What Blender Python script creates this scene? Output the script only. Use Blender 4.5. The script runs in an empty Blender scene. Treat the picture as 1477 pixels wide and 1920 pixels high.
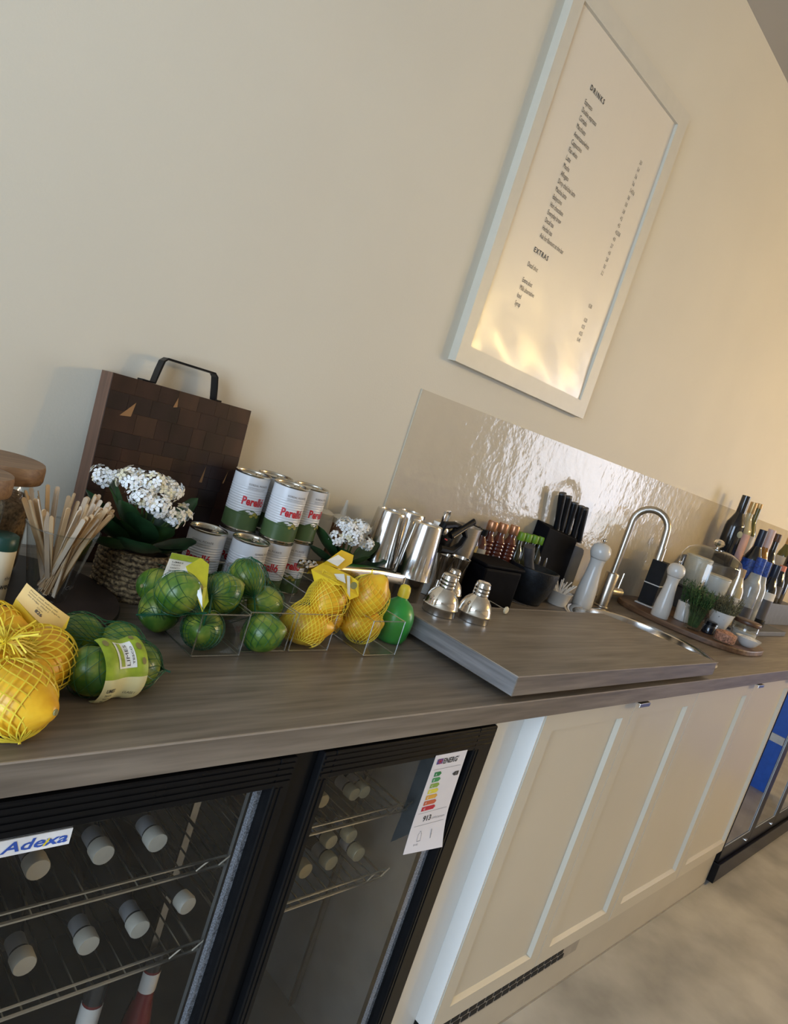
import bpy, bmesh, math, random
import numpy as np
from mathutils import Vector, Matrix, Euler
random.seed(7); np.random.seed(7)
PI = math.pi
S = bpy.context.scene
COL = S.collection

# ------------------------------------------------------------------ camera
W_, H_ = 1477.0, 1920.0
CX, CY = W_/2, H_/2
VX, VZ = (1994-CX, 1196-CY), (-2500-CX, 10900-CY)        # vanishing points of the counter line and of the verticals
FPX = math.sqrt(-(VX[0]*VZ[0]+VX[1]*VZ[1]))
ex = np.array([VX[0], VX[1], FPX]); ex /= np.linalg.norm(ex)
ed = np.array([VZ[0], VZ[1], FPX]); ed -= ed@ex*ex; ed /= np.linalg.norm(ed)
ez = -ed; ey = np.cross(ez, ex)
RW = np.stack([ex, ey, ez])                                # world = RW @ cam (x right, y down, z forward)
CAM = np.array([0, 0, 1.336])
def P(u, v, y=None, z=None, x=None):
    d = RW @ np.array([u-CX, v-CY, FPX])
    t = (y-CAM[1])/d[1] if y is not None else (z-CAM[2])/d[2] if z is not None else (x-CAM[0])/d[0]
    return Vector(CAM + d*t)
cd = bpy.data.cameras.new('camera'); cam = bpy.data.objects.new('camera', cd); COL.objects.link(cam)
cd.sensor_fit = 'HORIZONTAL'; cd.sensor_width = 36; cd.lens = 36*FPX/W_; cd.clip_start = 0.02
m = Matrix.Identity(4)
for i in range(3):
    m[i][0] = RW[i][0]; m[i][1] = -RW[i][1]; m[i][2] = -RW[i][2]; m[i][3] = CAM[i]
cam.matrix_world = m
S.camera = cam

# ------------------------------------------------------------------ light and exposure
S.view_settings.view_transform = 'Standard'; S.view_settings.look = 'None'
S.view_settings.gamma = 1; S.view_settings.use_curve_mapping = False
S.view_settings.exposure = 0.16
w = bpy.data.worlds.new('world'); S.world = w; w.use_nodes = True
w.node_tree.nodes['Background'].inputs[0].default_value = (0.75, 0.87, 1.0, 1)
w.node_tree.nodes['Background'].inputs[1].default_value = 1.0
def area(name, loc, direction, sx, sy, power, col):
    l = bpy.data.lights.new(name, 'AREA'); l.shape = 'RECTANGLE'; l.size = sx; l.size_y = sy; l.energy = power; l.color = col
    o = bpy.data.objects.new(name, l); COL.objects.link(o); o.location = loc
    o.rotation_euler = Vector(direction).to_track_quat('-Z', 'Z').to_euler()
    return o
# daylight through the windows of the room (left wall, right wall)
area('window_daylight', (-2.55, -.70, 1.30), (1, 0.0, 0), 3.0, 2.1, 150, (0.60, 0.77, 1.0))
area('window_daylight', (8.35, -2.55, 1.55), (-1, 0.0, 0), 3.0, 1.9, 115, (0.82, 0.86, 1.0))
LAMPS = [(4.5, -1.75, 2.30), (5.0, -1.75, 2.30), (5.5, -1.75, 2.30), (6.0, -1.75, 2.30), (6.5, -1.75, 2.30)]
LAMP_STRENGTH = 98.0
LAMP_SHARE = [3.6, .8, .8, .8, .8]      # the nearest globe is the brightest
LAMP_COLOR = (1.0, 0.69, 0.255)

# ------------------------------------------------------------------ constants of the place
ZC = 0.933      # worktop top
YF = 0.60       # worktop front edge
YW = 1.25       # wall
ZCEIL = 2.896
TH = 0.037

# ------------------------------------------------------------------ mesh helpers
class MB:
    def __init__(s): s.v = []; s.f = []; s.mi = []; s.cur = 0
    def add(s, vs, fs, M=None):
        o = len(s.v)
        for p in vs:
            p = Vector(p)
            s.v.append(tuple(M @ p) if M is not None else tuple(p))
        for f in fs: s.f.append(tuple(i+o for i in f)); s.mi.append(s.cur)
        return s
    def box(s, x0, x1, y0, y1, z0, z1, M=None):
        return s.add([(x0,y0,z0),(x1,y0,z0),(x1,y1,z0),(x0,y1,z0),(x0,y0,z1),(x1,y0,z1),(x1,y1,z1),(x0,y1,z1)],
            [(0,3,2,1),(4,5,6,7),(0,1,5,4),(1,2,6,5),(2,3,7,6),(3,0,4,7)], M)
    def lathe(s, prof, n=24, M=None, cap=True, c=(0,0)):
        vs = []; fs = []
        for r, z in prof:
            for k in range(n):
                a = 2*PI*k/n; vs.append((c[0]+r*math.cos(a), c[1]+r*math.sin(a), z))
        for i in range(len(prof)-1):
            for k in range(n):
                k2 = (k+1) % n; fs.append((i*n+k, i*n+k2, (i+1)*n+k2, (i+1)*n+k))
        if cap:
            fs.append(tuple(range(n-1, -1, -1))); q = (len(prof)-1)*n; fs.append(tuple(q+k for k in range(n)))
        return s.add(vs, fs, M)
    def tube(s, pts, r, n=8, M=None, cap=True, flat=None):
        pts = [Vector(p) for p in pts]; m_ = len(pts)
        rr = r if isinstance(r, (list, tuple)) else [r]*m_
        T = [(pts[min(i+1, m_-1)]-pts[max(i-1, 0)]).normalized() for i in range(m_)]
        up = Vector((0,0,1)) if abs(T[0].z) < .9 else Vector((1,0,0))
        N = (up - T[0]*up.dot(T[0])).normalized(); vs = []; fs = []
        for i in range(m_):
            N = (N - T[i]*N.dot(T[i])).normalized(); B = T[i].cross(N)
            for k in range(n):
                a = 2*PI*k/n + (PI/4 if n == 4 else 0)
                vs.append(pts[i] + (N*math.cos(a) + B*math.sin(a)*(flat or 1))*rr[i])
        for i in range(m_-1):
            for k in range(n):
                k2 = (k+1) % n; fs.append((i*n+k, i*n+k2, (i+1)*n+k2, (i+1)*n+k))
        if cap: fs.append(tuple(range(n-1,-1,-1))); fs.append(tuple((m_-1)*n+k for k in range(n)))
        return s.add(vs, fs, M)
    def prism(s, poly, z0, z1, M=None):
        n = len(poly); vs = [(x,y,z0) for x,y in poly]+[(x,y,z1) for x,y in poly]
        return s.add(vs, [tuple(range(n-1,-1,-1)), tuple(range(n,2*n))]+[(i,(i+1)%n,n+(i+1)%n,n+i) for i in range(n)], M)
    def ball(s, rx, ry=None, rz=None, nu=16, nv=10, M=None, fn=None):
        ry = ry or rx; rz = rz or rx; vs = [(0,0,-rz)]; fs = []
        for j in range(1, nv):
            t = -PI/2+PI*j/nv
            for i in range(nu):
                a = 2*PI*i/nu; q = (rx*math.cos(t)*math.cos(a), ry*math.cos(t)*math.sin(a), rz*math.sin(t))
                vs.append(fn(q) if fn else q)
        vs.append((0,0,rz))
        if fn: vs[0] = fn(vs[0]); vs[-1] = fn(vs[-1])
        L = len(vs)-1
        for i in range(nu): fs.append((0, 1+(i+1)%nu, 1+i)); fs.append((L, L-nu+i, L-nu+(i+1)%nu))
        for j in range(nv-2):
            for i in range(nu):
                a = 1+j*nu; fs.append((a+i, a+(i+1)%nu, a+nu+(i+1)%nu, a+nu+i))
        return s.add(vs, fs, M)
    def grid(s, fn, nu, nv, M=None, closed=False):
        vs = [fn(i/nu, j/nv) for j in range(nv+1) for i in range(nu+1)]
        return s.add(vs, [(j*(nu+1)+i, j*(nu+1)+i+1, (j+1)*(nu+1)+i+1, (j+1)*(nu+1)+i) for j in range(nv) for i in range(nu)], M)
    def mesh(s, name, mats, smooth=35, bevel=0, seg=2):
        me = bpy.data.meshes.new(name); me.from_pydata(s.v, [], s.f)
        mats = mats if isinstance(mats, (list, tuple)) else [mats]
        for q in mats: me.materials.append(MAT[q] if isinstance(q, str) else q)
        if len(mats) > 1: me.polygons.foreach_set('material_index', s.mi)
        if bevel:
            bm = bmesh.new(); bm.from_mesh(me)
            bm.normal_update()
            es = [e for e in bm.edges if len(e.link_faces) == 2 and e.calc_face_angle(0) > .6]
            bmesh.ops.bevel(bm, geom=es, offset=bevel, segments=seg, affect='EDGES', profile=.6, clamp_overlap=True)
            bm.to_mesh(me); bm.free()
        me.update()
        if smooth:
            me.polygons.foreach_set('use_smooth', [True]*len(me.polygons)); me.set_sharp_from_angle(angle=math.radians(smooth))
        return me
    def build(s, name, mats, parent=None, smooth=35, bevel=0, loc=None, rot=None, seg=2):
        o = bpy.data.objects.new(name, s.mesh(name, mats, smooth, bevel, seg)); COL.objects.link(o)
        if parent: o.parent = parent
        if name in ('lettering','small_print','brand_lettering'): o['kind'] = 'stuff'
        if loc is not None: o.location = loc
        if rot is not None: o.rotation_euler = rot
        return o

def tag(o, label, cat, group=None):
    o['label'] = label; o['category'] = cat
    if group: o['group'] = group
    return o
def thing(name, label, cat, loc=(0,0,0), rot=(0,0,0), group=None):
    o = bpy.data.objects.new(name, None); COL.objects.link(o); o.empty_display_size = .02
    o.location = loc; o.rotation_euler = rot if not isinstance(rot, (int, float)) else (0,0,rot)
    return tag(o, label, cat, group)
def struct(o): o['kind'] = 'structure'; return o
def copy_tree(o, parent=None):
    c = o.copy(); COL.objects.link(c); c.parent = parent
    for ch in list(o.children): copy_tree(ch, c)
    return c
def T(x=0, y=0, z=0, rx=0, ry=0, rz=0, s=1):
    return Matrix.Translation((x,y,z)) @ Euler((rx,ry,rz)).to_matrix().to_4x4() @ Matrix.Diagonal((s,s,s,1))
def frame_to(a, b):
    """matrix whose local z runs from a to b"""
    a = Vector(a); b = Vector(b); q = (b-a).to_track_quat('Z', 'Y')
    return Matrix.Translation(a) @ q.to_matrix().to_4x4()

TEXTCACHE = {}
def text_geo(s, bold=0.0, spacing=1.0, shear=0.0):
    """flat outlines of a word, cap height about .7, returns verts (numpy n x 2) and faces"""
    k = (s, bold, spacing, shear)
    if k not in TEXTCACHE:
        c = bpy.data.curves.new('t', 'FONT'); c.body = s; c.size = 1; c.offset = bold; c.space_character = spacing; c.shear = shear
        c.resolution_u = 2; c.fill_mode = 'FRONT'
        o = bpy.data.objects.new('t', c); COL.objects.link(o)
        me = bpy.data.meshes.new_from_object(o)
        vs = np.array([v.co[:2] for v in me.vertices]) if len(me.vertices) else np.zeros((0,2))
        fs = [tuple(p.vertices) for p in me.polygons]
        bpy.data.objects.remove(o); bpy.data.curves.remove(c); bpy.data.meshes.remove(me)
        TEXTCACHE[k] = (vs, fs)
    return TEXTCACHE[k]
def put_text(mb, s, fn, h, width=None, align='L', bold=0.0, spacing=1.0, shear=0.0, xs=1.0, u0=0, v0=0):
    """fn(u, v) -> point; h: cap height in metres"""
    vs, fs = text_geo(s, bold, spacing, shear)
    if not len(vs): return 0
    k = h/.70; x0 = vs[:,0].min(); x1 = vs[:,0].max()
    kx = width/(x1-x0) if width else k*xs
    off = {'L': x0, 'C': (x0+x1)/2, 'R': x1}[align]
    mb.add([fn(u0+(a-off)*kx, v0+b*k) for a, b in vs], fs)
    return (x1-x0)*kx

# ------------------------------------------------------------------ materials
MAT = {}
def mat(name, col, rough=.5, metal=0, var=.06, scale=30, bump=0, bscale=60, spec=.5, trans=0, ior=1.45, coat=0, emit=None, es=0, sss=0, coords='Object', stretch=(1,1,1)):
    mm = bpy.data.materials.new(name); mm.use_nodes = True; nt = mm.node_tree; b = nt.nodes['Principled BSDF']
    b.inputs['Roughness'].default_value = rough; b.inputs['Metallic'].default_value = metal
    b.inputs['Specular IOR Level'].default_value = spec; b.inputs['IOR'].default_value = ior
    b.inputs['Transmission Weight'].default_value = trans; b.inputs['Coat Weight'].default_value = coat
    if coat: b.inputs['Coat Roughness'].default_value = .1
    tc = nt.nodes.new('ShaderNodeTexCoord'); mp = nt.nodes.new('ShaderNodeMapping'); mp.inputs['Scale'].default_value = stretch
    nt.links.new(tc.outputs[coords], mp.inputs[0])
    nz = nt.nodes.new('ShaderNodeTexNoise'); nz.inputs['Scale'].default_value = scale; nz.inputs['Detail'].default_value = 4
    nt.links.new(mp.outputs[0], nz.inputs['Vector'])
    rp = nt.nodes.new('ShaderNodeValToRGB')
    lo = [max(0, c*(1-var*2)) for c in col[:3]]; hi = [min(1, c*(1+var*2)) for c in col[:3]]
    rp.color_ramp.elements[0].position = .3; rp.color_ramp.elements[1].position = .7
    rp.color_ramp.elements[0].color = (*lo, 1); rp.color_ramp.elements[1].color = (*hi, 1)
    nt.links.new(nz.outputs['Fac'], rp.inputs[0]); nt.links.new(rp.outputs[0], b.inputs['Base Color'])
    if bump:
        n2 = nt.nodes.new('ShaderNodeTexNoise'); n2.inputs['Scale'].default_value = bscale; n2.inputs['Detail'].default_value = 3
        nt.links.new(mp.outputs[0], n2.inputs['Vector'])
        bp = nt.nodes.new('ShaderNodeBump'); bp.inputs['Strength'].default_value = bump; bp.inputs['Distance'].default_value = .002
        nt.links.new(n2.outputs['Fac'], bp.inputs['Height']); nt.links.new(bp.outputs[0], b.inputs['Normal'])
    if emit: b.inputs['Emission Color'].default_value = (*emit, 1); b.inputs['Emission Strength'].default_value = es
    MAT[name] = mm
    return mm
def thin_glass(name, tint=(1,1,1), rough=0.0, boost=1.0, ior=1.5):
    """a thin clear sheet: passes light straight through and mirrors by Fresnel"""
    mm = bpy.data.materials.new(name); mm.use_nodes = True; nt = mm.node_tree; nt.nodes.clear()
    out = nt.nodes.new('ShaderNodeOutputMaterial'); mx = nt.nodes.new('ShaderNodeMixShader')
    tr = nt.nodes.new('ShaderNodeBsdfTransparent'); tr.inputs[0].default_value = (*tint, 1)
    gl = nt.nodes.new('ShaderNodeBsdfGlossy'); gl.inputs['Roughness'].default_value = rough; gl.inputs['Color'].default_value = (1,1,1,1)
    f0 = ((ior-1)/(ior+1))**2
    lw = nt.nodes.new('ShaderNodeLayerWeight'); lw.inputs['Blend'].default_value = .5
    pw = nt.nodes.new('ShaderNodeMath'); pw.operation = 'POWER'; pw.inputs[1].default_value = 5
    ml = nt.nodes.new('ShaderNodeMath'); ml.operation = 'MULTIPLY_ADD'; ml.inputs[1].default_value = (1-f0)*min(1, boost); ml.inputs[2].default_value = f0*boost; ml.use_clamp = True
    nt.links.new(lw.outputs['Facing'], pw.inputs[0]); nt.links.new(pw.outputs[0], ml.inputs[0]); nt.links.new(ml.outputs[0], mx.inputs[0])
    nt.links.new(tr.outputs[0], mx.inputs[1]); nt.links.new(gl.outputs[0], mx.inputs[2]); nt.links.new(mx.outputs[0], out.inputs[0])
    MAT[name] = mm; return mm
def wood(name, cols, axis='x', scale=1.0, rough=.45, bump=.15, fine=1.0, spec=.5):
    """streaky grain that runs along one object axis"""
    mm = bpy.data.materials.new(name); mm.use_nodes = True; nt = mm.node_tree; b = nt.nodes['Principled BSDF']
    tc = nt.nodes.new('ShaderNodeTexCoord'); mp = nt.nodes.new('ShaderNodeMapping')
    st = {'x': (1.3, 22, 22), 'y': (22, 1.3, 22), 'z': (22, 22, 1.3)}[axis]
    mp.inputs['Scale'].default_value = tuple(q*scale for q in st); nt.links.new(tc.outputs['Object'], mp.inputs[0])
    n1 = nt.nodes.new('ShaderNodeTexNoise'); n1.inputs['Scale'].default_value = .9; n1.inputs['Detail'].default_value = 6; n1.inputs['Distortion'].default_value = .8
    n2 = nt.nodes.new('ShaderNodeTexNoise'); n2.inputs['Scale'].default_value = 5*fine; n2.inputs['Detail'].default_value = 4
    nt.links.new(mp.outputs[0], n1.inputs['Vector']); nt.links.new(mp.outputs[0], n2.inputs['Vector'])
    ad = nt.nodes.new('ShaderNodeMath'); ad.operation = 'MULTIPLY_ADD'; ad.inputs[1].default_value = .6
    m2 = nt.nodes.new('ShaderNodeMath'); m2.operation = 'MULTIPLY'; m2.inputs[1].default_value = .4
    nt.links.new(n2.outputs[0], m2.inputs[0]); nt.links.new(n1.outputs[0], ad.inputs[0]); nt.links.new(m2.outputs[0], ad.inputs[2])
    rp = nt.nodes.new('ShaderNodeValToRGB'); e = rp.color_ramp.elements
    e[0].position = .38; e[0].color = (*cols[0], 1); e[1].position = .62; e[1].color = (*cols[-1], 1)
    if len(cols) == 3: q = e.new(.5); q.color = (*cols[1], 1)
    nt.links.new(ad.outputs[0], rp.inputs[0]); nt.links.new(rp.outputs[0], b.inputs['Base Color'])
    b.inputs['Roughness'].default_value = rough; b.inputs['Specular IOR Level'].default_value = spec
    bp = nt.nodes.new('ShaderNodeBump'); bp.inputs['Strength'].default_value = bump; bp.inputs['Distance'].default_value = .001
    nt.links.new(ad.outputs[0], bp.inputs['Height']); nt.links.new(bp.outputs[0], b.inputs['Normal'])
    MAT[name] = mm; return mm

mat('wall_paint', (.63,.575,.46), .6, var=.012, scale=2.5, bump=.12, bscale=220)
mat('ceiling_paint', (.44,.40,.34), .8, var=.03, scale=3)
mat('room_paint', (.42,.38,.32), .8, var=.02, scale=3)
mat('splash_gloss', (.53,.46,.345), .10, var=.03, scale=6, bump=.8, bscale=30, coat=0)
mat('concrete', (.43,.41,.365), .36, var=.13, scale=5, bump=.1, bscale=40)
wood('laminate', [(.098,.079,.060),(.158,.129,.100),(.220,.184,.145)], 'x', 1.0, .42, .25)
wood('laminate_end_daylit', [(.12,.115,.112),(.20,.19,.185),(.28,.27,.26)], 'y', 1.0, .38, .3)  # cover board's left end: greyer and lighter, daylight put into the colour
mat('edge_highlight', (.30,.25,.20), .4)  # lighter tone for the highlight painted along board edges
mat('cabinet', (.55,.505,.41), .32, var=.01, scale=4)
mat('filler_white', (.76,.74,.69), .3, var=.01, scale=4)
mat('plinth', (.48,.44,.36), .4, var=.02, scale=6)
mat('vent_metal', (.36,.33,.29), .45, metal=.3)
mat('black_void', (.01,.01,.01), .7)
mat('black_frame', (.006,.006,.0065), .25, var=.05, spec=.16)
mat('black_satin', (.005,.0055,.007), .34, var=.1, spec=.2)
mat('black_matte', (.004,.004,.0055), .6, var=.15, spec=.06)
mat('fridge_inner', (.075,.075,.07), .5, var=.05)
mat('gasket', (.16,.165,.18), .5, var=.5, scale=500)
mat('steel', (.62,.60,.57), .16, metal=1, var=.02)
mat('steel_brushed', (.50,.46,.40), .30, metal=1, var=.05, scale=60, stretch=(1,1,12))
mat('steel_dark', (.35,.33,.30), .28, metal=1)
mat('chrome', (.78,.74,.68), .06, metal=1, var=.01)
mat('wire', (.55,.52,.45), .3, metal=1)
thin_glass('door_glass', (.95,.96,.96), 0, .9, 1.5)
thin_glass('bin_plastic', (.93,.95,.95), .03, 1.1, 1.48)
thin_glass('cup_plastic', (.86,.87,.87), .08, 1.6, 1.5)
thin_glass('jar_glass', (.88,.90,.89), .03, 1.6, 1.5)
mat('poster_paper', (.70,.625,.505), .5, var=.006, scale=3)
mat('frame_paint', (.60,.55,.445), .4, var=.01)
mat('ink', (.05,.045,.04), .6)
# poster sheet under a wavy clear film
pp = MAT['poster_paper'].node_tree; pb = pp.nodes['Principled BSDF']
pb.inputs['Coat Weight'].default_value = 1.0; pb.inputs['Coat Roughness'].default_value = .26
ptc = pp.nodes.new('ShaderNodeTexCoord'); pn = pp.nodes.new('ShaderNodeTexNoise'); pn.inputs['Scale'].default_value = 9; pn.inputs['Detail'].default_value = 3
pbp = pp.nodes.new('ShaderNodeBump'); pbp.inputs['Strength'].default_value = .25; pbp.inputs['Distance'].default_value = .01
pp.links.new(ptc.outputs['Object'], pn.inputs['Vector']); pp.links.new(pn.outputs[0], pbp.inputs['Height']); pp.links.new(pbp.outputs[0], pb.inputs['Coat Normal'])
mat('blue_paint', (.012,.12,.62), .4, var=.05)
mat('white_paint', (.75,.74,.70), .45)

# ------------------------------------------------------------------ room shell
def wall(name, x0,x1,y0,y1,z0,z1, m_): return struct(MB().box(x0,x1,y0,y1,z0,z1).build(name, m_, smooth=0))
wall('floor', -2.7, 8.5, -4.3, 1.35, -.1, 0, 'concrete')
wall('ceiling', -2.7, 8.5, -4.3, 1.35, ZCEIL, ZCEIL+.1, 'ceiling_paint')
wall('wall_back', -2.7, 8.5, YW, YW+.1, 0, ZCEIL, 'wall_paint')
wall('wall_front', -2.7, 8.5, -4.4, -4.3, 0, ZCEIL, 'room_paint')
def wall_with_window(name, x0, x1, wy0, wy1, wz0, wz1):
    b = MB()
    b.box(x0,x1,-4.3,wy0,0,ZCEIL).box(x0,x1,wy1,YW,0,ZCEIL).box(x0,x1,wy0,wy1,0,wz0).box(x0,x1,wy0,wy1,wz1,ZCEIL)
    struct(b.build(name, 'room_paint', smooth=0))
wall_with_window('wall_left', -2.7, -2.6, -2.25, .85, .2, 2.4)
wall_with_window('wall_right', 8.4, 8.5, -4.05, -1.05, .6, 2.5)
for k, (x0, x1, a0, a1, b0, b1) in enumerate(((-2.69,-2.64,-2.25,.85,.2,2.4), (8.43,8.48,-4.05,-1.05,.6,2.5))):
    b = MB(); w_ = .06
    b.box(x0,x1,a0,a0+w_,b0,b1).box(x0,x1,a1-w_,a1,b0,b1).box(x0,x1,a0+w_,a1-w_,b0,b0+w_).box(x0,x1,a0+w_,a1-w_,b1-w_,b1)
    b.box(x0,x1,(a0+a1)/2-.03,(a0+a1)/2+.03,b0+w_,b1-w_)
    struct(b.build('window_%d' % (k+1), 'white_paint', smooth=0))
# glossy splash panel on the wall
struct(MB().box(1.262, 6.6, YW-.0035, YW, ZC, 1.4305).build('trim_1', 'splash_gloss', smooth=0))

# blue partition that closes the aisle beyond the frame (seen mirrored in the far fridge doors)
part_ = thing('partition', 'blue painted partition with a white rail across the aisle', 'partition', (4.43, -.9, 0))
MB().box(0,.06,-1.2,1.3,0,.95).build('panel', 'blue_paint', part_, smooth=0)
MB().box(-.012,0,-1.2,1.3,.29,.335).build('rail', 'white_paint', part_, smooth=0)

# warm pendant lamps in the room
for k, (x, y, z) in enumerate(LAMPS):
    t = thing('pendant_lamp', 'warm glowing globe pendant lamp hanging from the ceiling', 'lamp', (x, y, z), group='globe pendants in the room')
    mat('lamp_glow_%d' % k, (1,.8,.55), .5, emit=LAMP_COLOR, es=LAMP_STRENGTH*LAMP_SHARE[k]*(.085/.065)**2)
    MB().ball(.065, nu=20, nv=12).build('globe', 'lamp_glow_%d' % k, t)
    MB().lathe([(.03,.058),(.03,.11),(.012,.13)], 14).build('socket', 'black_satin', t)
    MB().tube([(0,0,.13),(0,0,ZCEIL-z)], .003, 6).build('cord', 'black_matte', t)

# ------------------------------------------------------------------ worktop with a round sink
SX, SY, SR = 2.15, .885, .215      # sink hole
wt = thing('worktop', 'long grey-brown wood-grain laminate worktop along the wall', 'worktop', (0, 0, ZC-TH))
b = MB()
xl, xr = 1.85, 2.45
b.box(-1.6, xl, YF, YW-.004, 0, TH); b.box(xr, 6.6, YF, YW-.004, 0, TH)
n = 48; rim = []; outer = []
for k in range(n):
    a = 2*PI*k/n + PI/n; c, s_ = math.cos(a), math.sin(a)
    rim.append((SX+SR*c, SY+SR*s_))
    tx = ((xr if c > 0 else xl)-SX)/c if abs(c) > 1e-6 else 9; ty = ((YW-.004 if s_ > 0 else YF)-SY)/s_ if abs(s_) > 1e-6 else 9
    t = min(tx, ty); outer.append((SX+t*c, SY+t*s_))
vs = [(x,y,z) for z in (0, TH) for (x,y) in rim+outer]
fs = []
for k in range(n):
    k2 = (k+1) % n
    fs.append((2*n+k, 3*n+k, 3*n+k2, 2*n+k2)); fs.append((k, k2, n+k2, n+k)); fs.append((k2, k, 2*n+k, 2*n+k2)); fs.append((n+k, n+k2, 3*n+k2, 3*n+k))
    (x0, y0), (x1, y1) = outer[k], outer[k2]
    if abs(x0-x1) > 1e-6 and abs(y0-y1) > 1e-6:                      # corner piece
        cx_ = xr if max(x0,x1) > SX else xl; cy_ = YW-.004 if max(y0,y1) > SY else YF
        i = len(vs); vs += [(cx_,cy_,0),(cx_,cy_,TH)]
        fs.append((3*n+k, i+1, 3*n+k2)); fs.append((n+k, n+k2, i)); fs.append((n+k, i, i+1, 3*n+k)); fs.append((i, n+k2, 3*n+k2, i+1))
b.add(vs, fs)
b.build('slab', 'laminate', wt, smooth=0)
MB().box(-1.6, 6.6, YF-.0006, YF+.0012, TH-.0016, TH+.0006).build('edge_highlight', 'edge_highlight', wt, smooth=0)  # painted highlight: thin lighter line on the front top edge

sink = thing('sink', 'round stainless steel sink let into the worktop under the cover', 'sink', (SX, SY, ZC))
MB().lathe([(.24,.0004),(.2395,.004),(.234,.0068),(.222,.0068),(.2135,.004),(.21,-.02),(.205,-.14),(.19,-.165),(.05,-.172),(.02,-.173)], 64, cap=False).build('bowl', 'steel', sink, smooth=50)
MB().lathe([(.035,-.172),(.035,-.169),(.02,-.168),(.001,-.17)], 24, cap=False).build('drain', 'steel_dark', sink)

ZB = .983
cov = thing('sink_cover_board', 'thick grey wood-grain board lying over the sink, steel shaker tops on it', 'board', (0, 0, 0))
poly = [(1.050,.601),(2.025,.603),(2.012,.70),(1.99,.83),(1.955,.925),(1.046,.925)]
b = MB().prism(poly, ZB-.038, ZB)
b.mi = [0]*len(b.f); b.mi[-1] = 1
o = b.build('slab', ['laminate','laminate_end_daylit'], cov, smooth=0, bevel=.0012, seg=1)
b = MB().box(1.0498,1.0508,.601,.925,ZB-.0015,ZB+.0004).box(1.05,2.025,.6004,.6016,ZB-.0015,ZB+.0004).box(1.046,1.955,.9244,.9256,ZB-.0015,ZB+.0006)
b.build('edge_highlight', 'edge_highlight', cov, smooth=0)  # edge highlights of the cover, painted as thin lighter lines
for x, y in ((1.85,.64),(1.2,.66),(1.2,.88),(1.80,.88)): MB().lathe([(.014,ZC+.0002),(.014,ZB-.038)], 12, c=(x,y)).build('spacer', 'black_matte', cov)

# ------------------------------------------------------------------ fridge under the left end
FY = .603
fr = thing('bottle_fridge', 'black two-door glass bottle fridge under the worktop, energy label on it', 'fridge', (0, 0, 0))
FX0, FX1 = .165, 1.048
b = MB()
b.box(FX0,FX0+.035,FY+.045,1.2,.1,.886).box(FX1-.035,FX1,FY+.045,1.2,.1,.886).box(FX0+.035,FX1-.035,1.16,1.2,.1,.886)
b.box(FX0+.035,FX1-.035,FY+.045,1.16,.1,.14).box(FX0+.035,FX1-.035,FY+.045,1.16,.852,.886)
b.box(.602,.648,FY+.03,FY+.075,.14,.852)
b.build('cabinet', 'fridge_inner', fr, smooth=0)
MB().box(FX0,FX1,FY+.02,1.15,.02,.1).build('base', 'black_matte', fr, smooth=0)
MB().box(.604,.646,FY+.012,FY+.03,.1,.886).build('mullion', 'black_frame', fr, smooth=0)
def fridge_door(x0, x1, sl, sr, parent):
    z0, z1, tr, br = .105, .888, .041, .06
    d = MB()
    d.box(x0,x0+sl,FY,FY+.04,z0,z1).box(x1-sr,x1,FY,FY+.04,z0,z1).box(x0+sl,x1-sr,FY,FY+.04,z1-tr,z1).box(x0+sl,x1-sr,FY,FY+.04,z0,z0+br)
    o = d.build('door', 'black_frame', parent, smooth=0, bevel=.0015, seg=1)
    g = MB()
    for k in range(4): zz = z1-.008-k*.0085; g.box(x0+.004,x1-.004,FY-.0016,FY,zz-.0022,zz+.0022)
    for k in range(2):
        xx = x1-sr+.006+k*.008; g.box(xx-.0018,xx+.0018,FY-.0014,FY,z0+.01,z1-tr)
        xx = x0+.006+k*.008; g.box(xx-.0018,xx+.0018,FY-.0014,FY,z0+.01,z1-tr)
    g.build('ridge', 'black_frame', o, smooth=0)
    MB().add([(x0+sl,FY+.012,z0+br),(x1-sr,FY+.012,z0+br),(x1-sr,FY+.012,z1-tr),(x0+sl,FY+.012,z1-tr)], [(0,1,2,3)]).build('pane', 'door_glass', o, smooth=0)
    q = MB(); q.box(x1-sr-.007,x1-sr,FY+.018,FY+.026,z0+br,z1-tr).box(x0+sl,x0+sl+.007,FY+.018,FY+.026,z0+br,z1-tr)
    q.build('gasket', 'gasket', o, smooth=0)
    return o
dl = fridge_door(.20, .603, .03, .028, fr); dr = fridge_door(.648, 1.047, .022, .05, fr)
mat('sticker_white', (.80,.80,.80), .35); mat('brand_blue', (.03,.09,.42), .4); mat('brand_yellow', (.75,.60,.02), .4)
st = MB().box(.2285,.3315,FY+.0100,FY+.0115,.8195,.838).build('sticker', 'sticker_white', fr, smooth=0)
st['label'] = 'white sticker reading Adexa in blue'
tb = MB(); fn = lambda u, v: (.2385+u, FY+.0096, .8235+v)
vs_all, _ = text_geo('Adexa', .02, 1.0, .2)
put_text(tb, 'Adexa', lambda u, v: fn(u+.0260, v), .0115, width=.0640, bold=.02, shear=.2); tb.build('lettering', 'brand_blue', st, smooth=0)
tb = MB(); tb.add([(.3035,FY+.0092,.8238),(.3060,FY+.0092,.8238),(.3105,FY+.0092,.8315),(.3085,FY+.0092,.8315)], [(0,1,2,3)]); tb.build('accent', 'brand_yellow', st, smooth=0)

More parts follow.
